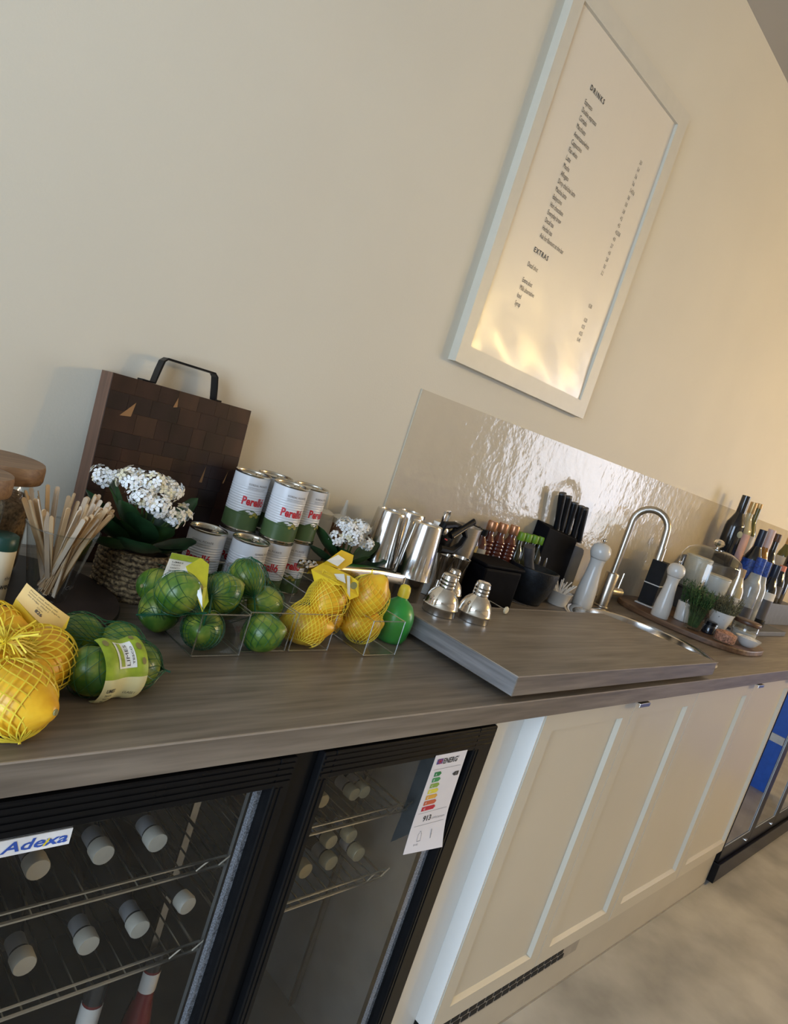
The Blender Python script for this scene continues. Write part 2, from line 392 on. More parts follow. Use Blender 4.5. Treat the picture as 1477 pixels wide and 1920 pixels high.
# energy label taped to the right door, its free edge curling forward
mat('label_paper', (.72,.68,.68), .5, var=.01)
ENC = [(.02,.20,.06),(.05,.28,.09),(.24,.36,.06),(.72,.62,.06),(.68,.36,.05),(.55,.12,.05),(.48,.02,.04)]
for k, c in enumerate(ENC): mat('energy_%d' % k, c, .5, var=.02)
mat('flag_red', (.5,.05,.06), .5); mat('flag_blue', (.05,.08,.3), .5); mat('grey_ink', (.25,.25,.27), .6)
LW, LH = .082, .178
def lab(u, v, e=0):      # u right 0..LW, v up 0..LH
    q = 1-v/LH
    return (.894+u+.007*q*(u/LW), FY-.0012-e-.012*max(0,q-.55)**2*4*(.3+u/LW), .853-LH+v+.0)
en = MB().grid(lambda i, j: lab(i*LW, j*LH), 10, 16).grid(lambda i, j: lab(i*LW, j*LH, -.0004), 10, 16).build('energy_label', 'label_paper', fr)
en['label'] = 'white energy rating sheet with green to red arrows'
b = MB(); put_text(b, 'ENERG', lambda u, v: lab(.0245+u, LH-.0185+v, .0005), .0095, width=.036, bold=.03)
put_text(b, 'Y', lambda u, v: lab(.0605+u, LH-.0125+v, .0005), .004)
put_text(b, '913', lambda u, v: lab(.022+u, .0545+v, .0005), .0095, width=.019, bold=.03)
b.add([lab(*q, .0005) for q in ((.060,.1355),(.066,.1395),(.076,.1395),(.076,.1315),(.066,.1315))], [(0,1,2,3,4)])
b.build('lettering', 'ink', en, smooth=0)
b = MB(); put_text(b, 'kWh/annum', lambda u, v: lab(.0435+u, .0545+v, .0005), .0042, width=.031)
put_text(b, 'B', lambda u, v: lab(.068+u, .1335+v, .001), .0045)
for v0 in (.150,.0705,.0475): b.add([lab(u, v, .0005) for u, v in ((.006,v0),(.075,v0),(.075,v0+.0006),(.006,v0+.0006))], [(0,1,2,3)])
put_text(b, '8-40', lambda u, v: lab(.016+u, .012+v, .0005), .0038); put_text(b, 'm', lambda u, v: lab(.05+u, .026+v, .0005), .003)
for poly_ in (((.021,.019),(.029,.019),(.029,.032),(.0265,.035),(.0265,.037),(.0235,.037),(.0235,.035),(.021,.032)),):
    b.add([lab(u, v, .0005) for u, v in poly_]+[lab(.025+(u-.025)*.82, .028+(v-.028)*.88, .0005) for u, v in poly_], [(i,(i+1)%8,8+(i+1)%8,8+i) for i in range(8)])
b.add([lab(u, v, .0005) for u, v in ((.050,.020),(.0515,.020),(.0515,.036),(.050,.036))], [(0,1,2,3)])
b.build('small_print', 'grey_ink', en, smooth=0)
for k in range(7):
    v1 = .1455-k*.0105; u1 = .021-k*.0018+.007; 
    a = MB().add([lab(*q, .0005) for q in ((.012-.0003*k,v1),(.026+.0022*k,v1),(.030+.0022*k,v1-.004),(.026+.0022*k,v1-.008),(.012-.0003*k,v1-.008))], [(0,4,3,2,1)])
    o = a.build('rating_arrow', 'energy_%d' % k, en, smooth=0)
    tb = MB(); put_text(tb, 'ABCDEFG'[k], lambda u, v: lab(.0145+u, v1-.0062+v, .0009), .0042); tb.build('letter', 'sticker_white', o, smooth=0)
b = MB(); b.cur = 0; b.add([lab(*q, .0005) for q in ((.008,.160),(.0225,.160),(.0225,.1695),(.008,.1695))], [(0,1,2,3)])
b.build('flag', 'flag_blue', en, smooth=0)
b = MB()
for q in (((.008,.1645),(.0225,.1645),(.0225,.1655),(.008,.1655)), ((.0145,.160),(.016,.160),(.016,.1695),(.0145,.1695)), ((.008,.160),(.0095,.160),(.0225,.1695),(.021,.1695)), ((.021,.160),(.0225,.160),(.0095,.1695),(.008,.1695))):
    b.add([lab(u, v, .0009) for u, v in q], [(0,1,2,3)])
b.build('flag_cross', 'flag_red', en, smooth=0)

# wire shelves in the fridge
def shelf(x0, x1, z, y0=.672, y1=1.14):
    b = MB(); b.tube([(x0,y0,z),(x1,y0,z)], .0025, 6); b.tube([(x0,y0,z+.014),(x1,y0,z+.014)], .002, 6); b.tube([(x0,y1,z),(x1,y1,z)], .0025, 6)
    k = x0+.012
    while k < x1: b.tube([(k,y0,z+.002),(k,y1,z+.002)], .0013, 4); k += .021
    b.tube([(x0,y0,z),(x0,y1,z)], .0025, 6); b.tube([(x1,y0,z),(x1,y1,z)], .0025, 6)
    for xx in (x0+.01, x1-.01, x1-.045): b.tube([(xx,y0,z),(xx+.02,y0,z+.014)], .0015, 5)
    b.build('wire_shelf', 'wire', fr)
for z in (.682,.546): shelf(.205,.595,z); shelf(.655,.985,z,.685)
for x in (.99,.615):
    MB().box(x,x+.012,.80,.805,.16,.84).build('shelf_rail', 'steel_dark', fr, smooth=0)

# bottles lying in the fridge, caps to the door
mat('amber_dark', (.03,.028,.026), .18, var=.1); mat('cap_cream', (.42,.39,.32), .45, var=.03); mat('cap_gold', (.40,.35,.22), .35, metal=.4)
mat('bottle_label_grey', (.22,.22,.22), .5); mat('rose_liquid', (.16,.025,.025), .25); mat('label_white', (.60,.57,.52), .55, var=.02)
def lying_bottle(loc, R_, cr, L_, capm, label, group):
    t = thing('cold_bottle', label, 'bottle', loc, (-PI/2, 0, 0), group)     # local z runs into the fridge
    MB().lathe([(cr*.82,.012),(cr*.82,.045),(R_*.7,.085),(R_,.12),(R_,L_-.01),(R_*.9,L_),(.002,L_)], 20).build('glass', 'amber_dark', t)
    MB().lathe([(cr*.3,-.0005),(cr*.93,0),(cr,.002),(cr,.018),(cr*.9,.0185)], 22).build('cap', capm, t)
    MB().lathe([(cr*.85,.0225),(cr*.86,.044)], 20, cap=False).build('neck_label', 'bottle_label_grey', t)
    return t
for x in (.275,.351,.428,.5): lying_bottle((x,.70,.718), .033, .0140, .27, 'cap_cream', 'cream-capped dark bottle lying on the upper wire shelf of the fridge', 'bottles on the upper fridge shelf')
for x in (.292,.367,.444,.513): lying_bottle((x,.70,.583), .033, .0140, .27, 'cap_cream', 'cream-capped dark bottle lying on the lower wire shelf of the fridge', 'bottles on the lower fridge shelf')
for p in ((682,1493),(655,1520),(597,1531)):
    q = P(*p, y=.72); lying_bottle((q.x,.72,.7085), .024, .0125, .23, 'cap_gold', 'small gold-capped bottle lying on the upper shelf behind the energy-labelled door', 'gold-capped bottles on the upper shelf')
for i, p in enumerate(((672,1607),(622,1618),(573,1635))):
    q = P(*p, y=.72); lying_bottle((q.x,.72,.5745), .026, .0145, .23, 'cap_gold', 'small bottle in the bottom row of the lower shelf pile in the fridge', 'bottom row of piled fridge bottles')
for i, p in enumerate(((660,1567),(620,1585))):
    q = P(*p, y=.72); lying_bottle((q.x,.72,.620), .026, .0135, .23, 'cap_gold', 'small bottle in the top row of the lower shelf pile in the fridge', 'top row of piled fridge bottles')
t = thing('cold_bottle', 'bottle with an angled pale stopper lying alone on the fridge shelf', 'bottle', (.597,.72,.577), (-PI/2,0,.12))
MB().lathe([(.012,.02),(.012,.08),(.028,.12),(.028,.25),(.002,.252)], 18).build('glass', 'amber_dark', t)
MB().lathe([(.004,-.001),(.013,0),(.0145,.004),(.0135,.02),(.012,.021)], 18).build('stopper', 'cap_cream', t)
for x, y, zt, lb in ((.63,.80,.425,'pink bottle with white neck label standing at the fridge floor edge'),(.50,.74,.475,'dark pink bottle with white label standing left on the fridge floor')):
    t = thing('cold_bottle', lb, 'bottle', (x,y,.14))
    hh = zt-.14
    MB().lathe([(.022,0),(.024,.01),(.024,hh-.15),(.021,hh-.12),(.0145,hh-.085),(.014,hh-.03),(.014,hh)], 20).build('glass', 'rose_liquid', t)
    MB().lathe([(.0148,hh-.07),(.0148,hh-.035)], 20, cap=False).build('neck_label', 'label_white', t)
    MB().lathe([(.0155,hh-.03),(.0155,hh+.004),(.002,hh+.005)], 18).build('cap', 'amber_dark', t)

# ------------------------------------------------------------------ cabinets
def shaker_door(parent, x0, x1, z0, z1, y, sl=.042, sr=.042, st_=.042, handle=None):
    dn = MB()
    dn.box(x0,x0+sl,y,y+.02,z0,z1).box(x1-sr,x1,y,y+.02,z0,z1).box(x0+sl,x1-sr,y,y+.02,z1-st_,z1).box(x0+sl,x1-sr,y,y+.02,z0,z0+st_)
    a, c_, d_, e_ = x0+sl, x1-sr, z0+st_, z1-st_; r = .0065; yb = y+.010
    o_ = [(a,y,d_),(c_,y,d_),(c_,y,e_),(a,y,e_)]; i_ = [(a+r,yb,d_+r),(c_-r,yb,d_+r),(c_-r,yb,e_-r),(a+r,yb,e_-r)]
    dn.add(o_+i_, [(k,(k+1)%4,4+(k+1)%4,4+k) for k in range(4)])
    d = dn.build('door', 'cabinet', parent, smooth=0)
    MB().box(a+r-.001,c_-r+.001,yb,y+.016,d_+r-.001,e_-r+.001).build('panel', 'cabinet', d, smooth=0)
    if handle is not None:
        h = MB().box(handle-.028,handle+.028,y-.02,y+.004,z1+.001,z1+.004).box(handle-.028,handle+.028,y-.022,y-.019,z1-.006,z1+.004)
        h.build('handle', 'steel_brushed', d, smooth=0, bevel=.001)
    return d
DY = .62; Z0, Z1 = .155, .887
def cabinet(x0, x1, doors, label):
    c = thing('base_cabinet', label, 'cabinet', (0,0,0))
    MB().box(x0+.004,x0+.02,DY+.022,1.2,.15,.893).box(x1-.016,x1,DY+.022,1.2,.15,.893).box(x0+.02,x1-.016,1.18,1.2,.15,.893).box(x0+.02,x1-.016,DY+.022,1.18,.15,.166).build('carcass', 'cabinet', c, smooth=0)
    for a, b_, kw in doors: shaker_door(c, a+.0015, b_-.0015, Z0, Z1, DY, **kw)
    return c
c1 = cabinet(1.232, 2.03, [(1.236,1.637,dict(handle=1.665-.03)),(1.637,2.03,{})], 'cream two-door base cabinet below the sink cover, beside the white filler')
MB().box(1.232,1.2355,DY+.002,DY+.06,.15,.893).build('end_panel', 'filler_white', c1, smooth=0)
cabinet(2.031, 2.972, [(2.032,2.525,dict(handle=2.513)),(2.525,2.971,dict(handle=2.93,sr=.016))], 'cream two-door base cabinet next to the far glass-door fridge')
fl = thing('filler_panel', 'narrow cream filler panel between the black fridge and the cabinets', 'panel', (0,0,0))
MB().box(1.136,1.2315,.66,.678,.02,.893).build('panel', 'filler_white', fl, smooth=0)
pl = MB().box(1.236,2.97,DY+.012,DY+.03,0,.15).build('plinth', 'plinth', smooth=0)
tag(pl, 'cream plinth board under the cabinets above the concrete floor', 'plinth')
MB().box(1.24,2.97,DY+.010,DY+.0125,0,.006).build('floor_seal', 'vent_metal', pl, smooth=0)
vg = thing('vent_grille', 'grey slotted vent grille in the plinth under the cabinet doors', 'grille', (0,0,0))
MB().box(1.26,1.885,DY+.006,DY+.012,.108,.151).build('plate', 'vent_metal', vg, smooth=0)
sm = None
for r_ in range(2):
    for k in range(17):
        x = 1.27+k*.032+(r_*.012)
        if x > 1.80: continue
        if sm is None:
            sm = MB().box(-.0125,.0125,-.0012,.002,-.0065,.0065).build('slot', 'black_void', vg, smooth=0, loc=(x,DY+.0055,.139-r_*.018))
        else:
            s2 = sm.copy(); COL.objects.link(s2); s2.parent = vg; s2.location = (x,DY+.0055,.139-r_*.018)

# far fridge
f2 = thing('display_fridge', 'far glass-door display fridge with black rails and blue reflections', 'fridge', (0,0,0))
G0, G1, GY = 2.974, 4.75, .619
b = MB(); b.box(G0,G0+.02,GY+.04,1.2,.02,.893).box(G1-.02,G1,GY+.04,1.2,.02,.893).box(G0+.02,G1-.02,1.17,1.2,.02,.893).box(G0+.02,G1-.02,GY+.04,1.17,.02,.10).box(G0+.02,G1-.02,GY+.04,1.17,.87,.893)
b.build('cabinet', 'fridge_inner', f2, smooth=0)
MB().box(G0,G1,GY-.012,GY+.039,.018,.098).build('kick_plate', 'black_frame', f2, smooth=0, bevel=.002)
thin_glass('far_glass', (.45,.47,.5), 0, 5.0, 1.6)
mat('pane_edge', (.42,.46,.5), .3, metal=.3)
for k in range(5):
    x0 = G0+.003+k*.354; x1 = x0+.350
    d = MB(); lw = .006 if k == 0 else .03
    d.box(x0,x0+lw,GY,GY+.035,.102,.885).box(x1-.03,x1,GY,GY+.035,.102,.885).box(x0+lw,x1-.03,GY,GY+.035,.102,.165).box(x0+lw,x1-.03,GY,GY+.035,.85,.885)
    o = d.build('door', 'black_frame', f2, smooth=0)
    MB().add([(x0+lw,GY+.004,.165),(x1-.03,GY+.004,.165),(x1-.03,GY+.004,.85),(x0+lw,GY+.004,.85)], [(0,1,2,3)]).build('pane', 'far_glass', o, smooth=0)
    e = MB(); e.box(x1-.037,x1-.03,GY+.001,GY+.003,.165,.85).box(x0+lw,x1-.037,GY+.001,GY+.003,.165,.17); e.build('pane_edge', 'pane_edge', o, smooth=0)
    e = MB(); e.lathe([(.005,0),(.005,.004),(.001,.005)], 10, T(x1-.055,GY,.132,PI/2)); e.lathe([(.003,0),(.003,.003),(.001,.004)], 10, T(x1-.04,GY,.132,PI/2)); e.build('screw', 'chrome', o)

# ------------------------------------------------------------------ menu in its frame
FYF = YW-.026
def wy(u, v, y): return P(u, v, y=y)
fx0, fx1, fz0, fz1 = 1.318, 1.972, 1.5235, 2.475
k_ = FYF/1.22
ix0, ix1, iz0, iz1 = 1.357, 1.922, 1.573, 2.425
pf = thing('picture_frame', 'framed drinks menu with pale frame hanging above the splash panel', 'menu', (0, 0, 0))
b = MB(); b.box(fx0,ix0,FYF,YW,fz0,fz1).box(ix1,fx1,FYF,YW,fz0,fz1).box(ix0,ix1,FYF,YW,iz1,fz1).box(ix0,ix1,FYF,YW,fz0,iz0)
b.build('frame', 'frame_paint', pf, smooth=0)
YP = FYF+.009
def sheet(i, j):
    x = ix0+i*(ix1-ix0); z = iz0+j*(iz1-iz0)
    bul = -.006*math.exp(-((j-.02)/.11)**2)*math.sin(PI*min(1,max(0,i*.94+.03)))**.5
    bul += .0015*math.sin(17*i+3*math.sin(9*j))*math.exp(-(j/.16)**2)
    return (x, YP+bul, z)
MB().grid(sheet, 40, 60).build('menu_sheet', 'poster_paper', pf, smooth=80)
MB().box(ix0,ix1,YP+.012,YP+.016,iz0,iz1).build('backing', 'black_matte', pf, smooth=0)
b = MB(); YT = YP-.0012
RX = 1.449*YT/1.2; PX = 1.764*YT/1.2
def zz(z12): return 1.336+(z12-1.336)*YT/1.2
fn = lambda u, v: (u, YT, v)
put_text(b, 'DRINKS', fn, .0125, width=.073, bold=.025, spacing=1.5, u0=RX+.004, v0=zz(2.272)-.006)
rows = ['Espresso','Double espresso','Cortado','Macchiato','Americano/white','Cappuccino','Flat white','Latte','Mocha','Affogato','Dirty chai/chai latte','Matcha latte','Babyccino','Hot chocolate','Everyday brew','Decaf tea','Herbal tea','Ask for flavours at the bar']
prices = ['3.0','3.4','3.6','3.6','3.4/3.6','3.8','3.8','3.8','4.2','4.5','4.2/3.8','4.0','2.7','4.0','2.8','3.0','3.2']
for k, r_ in enumerate(rows):
    put_text(b, r_, fn, .0125, xs=.62, u0=RX, v0=zz(2.235-k*.0198)-.006)
    if k < 17: put_text(b, prices[k], fn, .0115, xs=.62, u0=PX, v0=zz(2.237-k*.0198)-.006)
put_text(b, 'EXTRAS', fn, .0125, width=.068, bold=.025, spacing=1.4, u0=RX-.004, v0=zz(1.860)-.006)
for r_, z_ in (('Decaf shot',1.820),('Extra shot',1.779),('Milk alternative',1.759),('Iced',1.739),('Syrup',1.719)):
    put_text(b, r_, fn, .0125, xs=.62, u0=RX-.010, v0=zz(z_)-.006)
for r_, z_ in (('0.30',1.822),('0.20',1.781),('0.25',1.761),('0.25',1.741),('0.45',1.722)):
    put_text(b, r_, fn, .0115, xs=.62, u0=PX-.004, v0=zz(z_)-.006)
b.build('lettering', 'ink', pf, smooth=0)

# ------------------------------------------------------------------ fruit, nets
def node_mat(name): mm = bpy.data.materials.new(name); mm.use_nodes = True; MAT[name] = mm; return mm.node_tree, mm.node_tree.nodes['Principled BSDF']
def peel(name, c0, c1, c2, rough=.32, pore=260):
    nt, b = node_mat(name)
    tc = nt.nodes.new('ShaderNodeTexCoord'); n1 = nt.nodes.new('ShaderNodeTexNoise'); n1.inputs['Scale'].default_value = 38; n1.inputs['Detail'].default_value = 3
    oi = nt.nodes.new('ShaderNodeObjectInfo'); ad = nt.nodes.new('ShaderNodeVectorMath'); ad.operation = 'ADD'
    nt.links.new(tc.outputs['Object'], ad.inputs[0]); nt.links.new(oi.outputs['Random'], ad.inputs[1]); nt.links.new(ad.outputs[0], n1.inputs['Vector'])
    rp = nt.nodes.new('ShaderNodeValToRGB'); e = rp.color_ramp.elements; e[0].position = .36; e[0].color = (*c0,1); e[1].position = .66; e[1].color = (*c2,1); e.new(.5).color = (*c1,1)
    nt.links.new(n1.outputs[0], rp.inputs[0]); nt.links.new(rp.outputs[0], b.inputs['Base Color']); b.inputs['Roughness'].default_value = rough
    v = nt.nodes.new('ShaderNodeTexVoronoi'); v.inputs['Scale'].default_value = pore; nt.links.new(tc.outputs['Object'], v.inputs['Vector'])
    bp = nt.nodes.new('ShaderNodeBump'); bp.inputs['Strength'].default_value = .25; bp.inputs['Distance'].default_value = .0006
    nt.links.new(v.outputs['Distance'], bp.inputs['Height']); nt.links.new(bp.outputs[0], b.inputs['Normal'])
peel('lime_peel', (.040,.12,.014), (.10,.19,.022), (.27,.31,.045))
peel('lemon_peel', (.72,.36,.012), (.80,.44,.018), (.82,.50,.03), .36, 220)
mat('lime_net', (.012,.10,.045), .35); mat('lemon_net', (.80,.62,.05), .4, var=.03)
mat('stem_scar', (.25,.22,.08), .7)
def lime_mesh():
    f = lambda q: (q[0], q[1], q[2]+.0035*math.copysign(max(0,(abs(q[2])/.030-.86)/.14)**1.5, q[2]))
    return MB().ball(.0268,.0268,.030,22,16,fn=f).mesh('lime_peel', 'lime_peel', 80)
def lemon_mesh():
    def f(q):
        k = max(0,(abs(q[2])/.041-.80)/.20)
        return (q[0]*(1-.10*k), q[1]*(1-.10*k), q[2]+.0075*math.copysign(k**1.6, q[2]))
    return MB().ball(.0325,.0325,.041,24,18,fn=f).mesh('lemon_peel', 'lemon_peel', 80)
LIME, LEMON = lime_mesh(), lemon_mesh()
SCAR = MB().lathe([(.0032,0),(.0026,.0012),(.0006,.001)], 8).mesh('stem_scar', 'stem_scar')
def fruit(kind, c, label, group, rot=None, s=1.0):
    rot = rot or (random.uniform(.9,2.2), 0, random.uniform(0,6.28))
    t = thing(kind, label, kind, c, rot, group); t.scale = (s,s,s)
    for nm, me, z in (('peel', LIME if kind == 'lime' else LEMON, 0), ('stem_scar', SCAR, .0328 if kind == 'lime' else .0478)):
        o = bpy.data.objects.new(nm, me); COL.objects.link(o); o.parent = t; o.location = (0,0,z)
    return t
def sdf(p, cs, rs, k=.010):
    d = np.stack([np.linalg.norm(p-c, axis=-1)-r for c, r in zip(cs, rs)], 0)
    return -k*np.log(np.exp(-d/k).sum(0))
def net_mesh(mb, cs, rs, A, B, n, turns, r, steps=60, k=.010, off=.0015, lim=.13):
    """lattice of strands drawn over the smooth hull of the fruit; A, B are the gathered ends"""
    cs = [np.array(c) for c in cs]; A = np.array(A, float); B = np.array(B, float); ax = B-A; ln = np.linalg.norm(ax); ax /= ln
    up = np.array([0,0,1.]) if abs(ax[2]) < .9 else np.array([1.,0,0]); e1 = np.cross(ax, up); e1 /= np.linalg.norm(e1); e2 = np.cross(ax, e1)
    u = np.linspace(0, 1, steps)
    for sgn in (1, -1):
        for i in range(n):
            a = 2*PI*(i/n) + sgn*turns*2*PI*u + (0 if sgn > 0 else PI/n)
            dirs = np.cos(a)[:,None]*e1+np.sin(a)[:,None]*e2
            base = A+ax*(u*ln)[:,None]
            t = np.full(steps, lim)
            for _ in range(34):
                d = sdf(base+dirs*t[:,None], cs, rs, k)-off
                t = np.clip(t-d*.7, .0008, lim)
            pts = base+dirs*t[:,None]
            pts[:,2] = np.maximum(pts[:,2], ZC+.0012)
            mb.tube([Vector(q) for q in pts], r, 3, cap=False)

GB = 'limes in the labelled net lying on the worktop'
bin_limes = []
# net of limes with paper band lying on the worktop
LB = [(P(146,1192,z=ZC+.031),'dark green lime at the back of the banded net beside the lemons'),(P(172,1258,z=ZC+.029),'green lime at the lemon end of the paper-banded net'),
      (P(256,1248,z=ZC+.0285),'green lime poking out of the bin end of the paper-banded net'),(P(225,1212,z=ZC+.029),'green lime behind the paper band of the banded net')]
for c, lb in LB: fruit('lime', c, lb, GB, s=1.02)
cs = [c for c, _ in LB]
b = MB(); net_mesh(b, cs, [.0285]*4, Vector(cs[0])+Vector((-.038,.012,.01)), Vector(cs[2])+Vector((.040,-.012,-.004)), 20, .55, .00042, 60)
nb = thing('lime_net_bag', 'dark green net bag of limes with printed paper band lying on the worktop', 'net bag', (0,0,0))
o = b.build('netting', 'lime_net', nb); o['kind'] = 'stuff'
mat('band_green', (.30,.40,.03), .45, var=.12, scale=60); mat('band_cream', (.70,.66,.36), .5, var=.02); mat('band_white', (.78,.80,.76), .5); mat('band_brown', (.20,.17,.05), .5)
# paper band: a curved sheet wrapped over the front limes
BA = P(157,1300,z=ZC+.006); 
Lf = Vector(cs[1]); Rt = Vector(cs[2]); mid = (Lf+Rt)/2; axd = (Rt-Lf).normalized(); nrm = Vector((axd.y,-axd.x,0)); 
if nrm.y > 0: nrm = -nrm
def band(u, v, e=0):       # u 0..1 along, v 0 (bottom, front) .. 1 (over the top)
    ang = -1.10+v*2.75
    R_ = .0345+.002*math.sin(9*u)+e
    c0 = Lf.lerp(Rt, -.10+u*.92)
    return c0+nrm*(R_*math.cos(ang)*1.02)+Vector((0,0,max(ZC+.001-c0.z, R_*math.sin(ang)*1.05+.001)))
bd = MB().grid(lambda i, j: band(i, .45+.55*j), 14, 14).build('paper_band', 'band_green', nb); bd['label'] = 'green and cream printed paper band'
MB().grid(lambda i, j: band(i, .45*j), 14, 12).build('cream_panel', 'band_cream', bd)
MB().grid(lambda i, j: band(.30+.42*i, .56+.34*j, .0006), 8, 8).build('white_panel', 'band_white', bd)
MB().grid(lambda i, j: band(.36+.10*i, .58+.30*j, .0010), 4, 8).build('green_stripe', 'band_green', bd)
b = MB()
put_text(b, 'TESCO', lambda u, v: band(.68-v, .60+u, .0012), .040, width=.22, bold=.01)
put_text(b, 'LIMES', lambda u, v: band(.58-v, .585+u, .0012), .075, width=.27)
b.build('lettering', 'ink', bd, smooth=0)
b = MB()
put_text(b, 'LIMES', lambda u, v: band(.09+u, .30+v, .0008), .045, width=.19, bold=.02)
for k, s_ in enumerate(('TAHITI', 'VARIETY', 'BRAZIL')): put_text(b, s_, lambda u, v: band(.09+u, .24-k*.05+v, .0008), .03, width=.15, bold=.01)
put_text(b, 'CLASS I', lambda u, v: band(.55+u, .22+v, .0008), .035, width=.26); put_text(b, '0000 0000', lambda u, v: band(.35+u, .10+v, .0008), .03, width=.28)
b.build('lettering', 'ink', bd, smooth=0)
b = MB()
for u0, v0, rr in ((.12,.88,.06),(.88,.62,.05),(.84,.80,.06),(.80,.95,.05)): b.add([band(min(1,u0+rr*math.cos(a)), min(1,v0+rr*math.sin(a)*.8), .0009) for a in [2*PI*k/12 for k in range(12)]], [tuple(range(12))])
b.build('printed_leaf', 'band_brown', bd)

# net of lemons at the left end of the worktop
GL = 'lemons in the net at the left end'
LL = [(P(74,1238,z=ZC+.034),'lemon in yellow net touching the limes, under the orange card'),(P(25,1312,z=ZC+.0335),'lemon at the front of the yellow net by the worktop edge'),
      (P(-38,1255,z=ZC+.034),'lemon at the outer end of the yellow net'),(Vector((.262,.788,ZC+.040)),'lemon on top at the back of the yellow net')]
for i, (c, lb) in enumerate(LL): fruit('lemon', c, lb, GL, rot=((1.5,.2,2.6),(1.4,0,.5),(1.5,0,1.8),(1.3,0,.9))[i], s=1.05)
cs = [c for c, _ in LL]; knot = P(10,1205,z=ZC+.075)
b = MB()
for c_ in cs:
    c_ = Vector(c_); dk = (knot-c_).normalized()
    net_mesh(b, cs, [.0375]*4, c_+dk*.044, c_-dk*.043, 19, .34, .00075, 44, k=.004, off=.002, lim=.046)
    for k in range(9):
        a = 2*PI*k/9; d = Vector((math.cos(a), math.sin(a), .3)); e = c_+dk*.041+(d-dk*d.dot(dk)).normalized()*.014
        b.tube([knot, knot.lerp(e,.5)+Vector((0,0,.004)), e], .0008, 3, cap=False)
for k in range(16):
    a = 2*PI*k/16; d = Vector((math.cos(a), math.sin(a), 0))
    b.tube([knot, knot+d*.012+Vector((0,0,.010)), knot+d*.030+Vector((0,0,.012+.01*math.sin(k*2.3)))], .0009, 3, cap=False)
nb = thing('lemon_net_bag', 'bright yellow net bag of lemons with an orange card tag', 'net bag', (0,0,0))
o = b.build('netting', 'lemon_net', nb); o['kind'] = 'stuff'
mat('tag_orange', (.72,.46,.13), .5, var=.04); mat('tag_yellow', (.74,.50,.02), .45, var=.06)
TA = P(50,1097,z=ZC+.125); TBr = P(131,1160,z=ZC+.085); TC = P(70,1182,z=ZC+.078)
def card(a, b_, c_, thick=.0006):   # parallelogram sheet from corner a: edges a->b, a->c
    return a, (b_-a), (c_-a)
q0, q1, q2, q3 = P(50,1093,y=.80), P(131,1157,y=.765), P(104,1194,y=.765), P(30,1122,y=.80)
def tagp(u, v, e=0):
    p = q3.lerp(q2, u).lerp(q0.lerp(q1, u), v); nn = (q2-q3).cross(q0-q3).normalized()
    if nn.y > 0: nn = -nn
    return p+nn*(e+.004*math.sin(PI*u))
tg = MB().grid(lambda i, j: tagp(i, j), 8, 4).grid(lambda i, j: tagp(i, j, -.0006), 8, 4).build('card_tag', 'tag_orange', nb)
b = MB()
for k, (s_, w_) in enumerate((('Please wash before use',.7),('Loose lemons best kept in',.8),('the fridge. Class I',.55))): put_text(b, s_, lambda u, v: tagp(.14+u, .84-k*.13+v, .0008), .06, width=w_*.9)
put_text(b, '826', lambda u, v: tagp(.42+u, .22+v, .0008), .14, width=.16, bold=.02); put_text(b, 'Count', lambda u, v: tagp(.42+u, .42+v, .0008), .06, width=.13)
b.build('lettering', 'ink', tg, smooth=0)
q4, q5 = P(97,1203,y=.755), P(124,1178,y=.75)
MB().add([q3, q2, q4, P(8,1165,y=.80)], [(0,1,2,3)]).add([q2, q1, q5, q4], [(0,1,2,3)]).build('card_fold', 'tag_yellow', tg, smooth=0)

# ------------------------------------------------------------------ clear bins
BH = .066
def clear_bin(x0, x1, y0, y1, label):
    t = thing('clear_bin', label, 'bin', ((x0+x1)/2,(y0+y1)/2,ZC), group='clear plastic bins on the worktop')
    w2, d2, th = (x1-x0)/2, (y1-y0)/2, .0016; tp = .003
    b = MB(); b.add([(-w2,-d2,.0018),(w2,-d2,.0018),(w2,d2,.0018),(-w2,d2,.0018)], [(0,1,2,3)]); b.build('bottom', 'bin_plastic', t, smooth=0)
    for nm, M, L_ in (('side_wall',T(-w2+th,0,0,0,0,PI/2),d2),('side_wall',T(w2-th,0,0,0,0,PI/2),d2),('end_wall',T(0,-d2+th,0),w2),('end_wall',T(0,d2-th,0),w2)):
        MB().add([(-L_,0,.003),(L_,0,.003),(L_,0,BH),(-L_,0,BH)], [(0,1,2,3)], M).build(nm, 'bin_plastic', t, smooth=0)
    r = .0011; c = [(-w2,-d2),(w2,-d2),(w2,d2),(-w2,d2)]
    b = MB()
    for z in (.0022, BH): b.tube([(x,y,z) for x,y in c]+[(*c[0],z)], r, 6)
    for x, y in c: b.tube([(x,y,.002),(x,y,BH)], r, 6)
    b.build('moulded_edge', 'bin_edge', t)
    return t
thin_glass('bin_edge', (.80,.84,.84), .25, 8.0, 1.5)
clear_bin(.534,.613,.800,1.03,'clear plastic bin holding one loose lime, nearest the banded limes')
clear_bin(.622,.706,.812,1.04,'clear plastic bin of limes beside the lemon bin')
clear_bin(.714,.796,.812,1.04,'clear plastic bin of lemons between the lime bin and the end bin')
clear_bin(.862,.941,.790,1.02,'clear plastic bin beside the green lime-juice bottle')

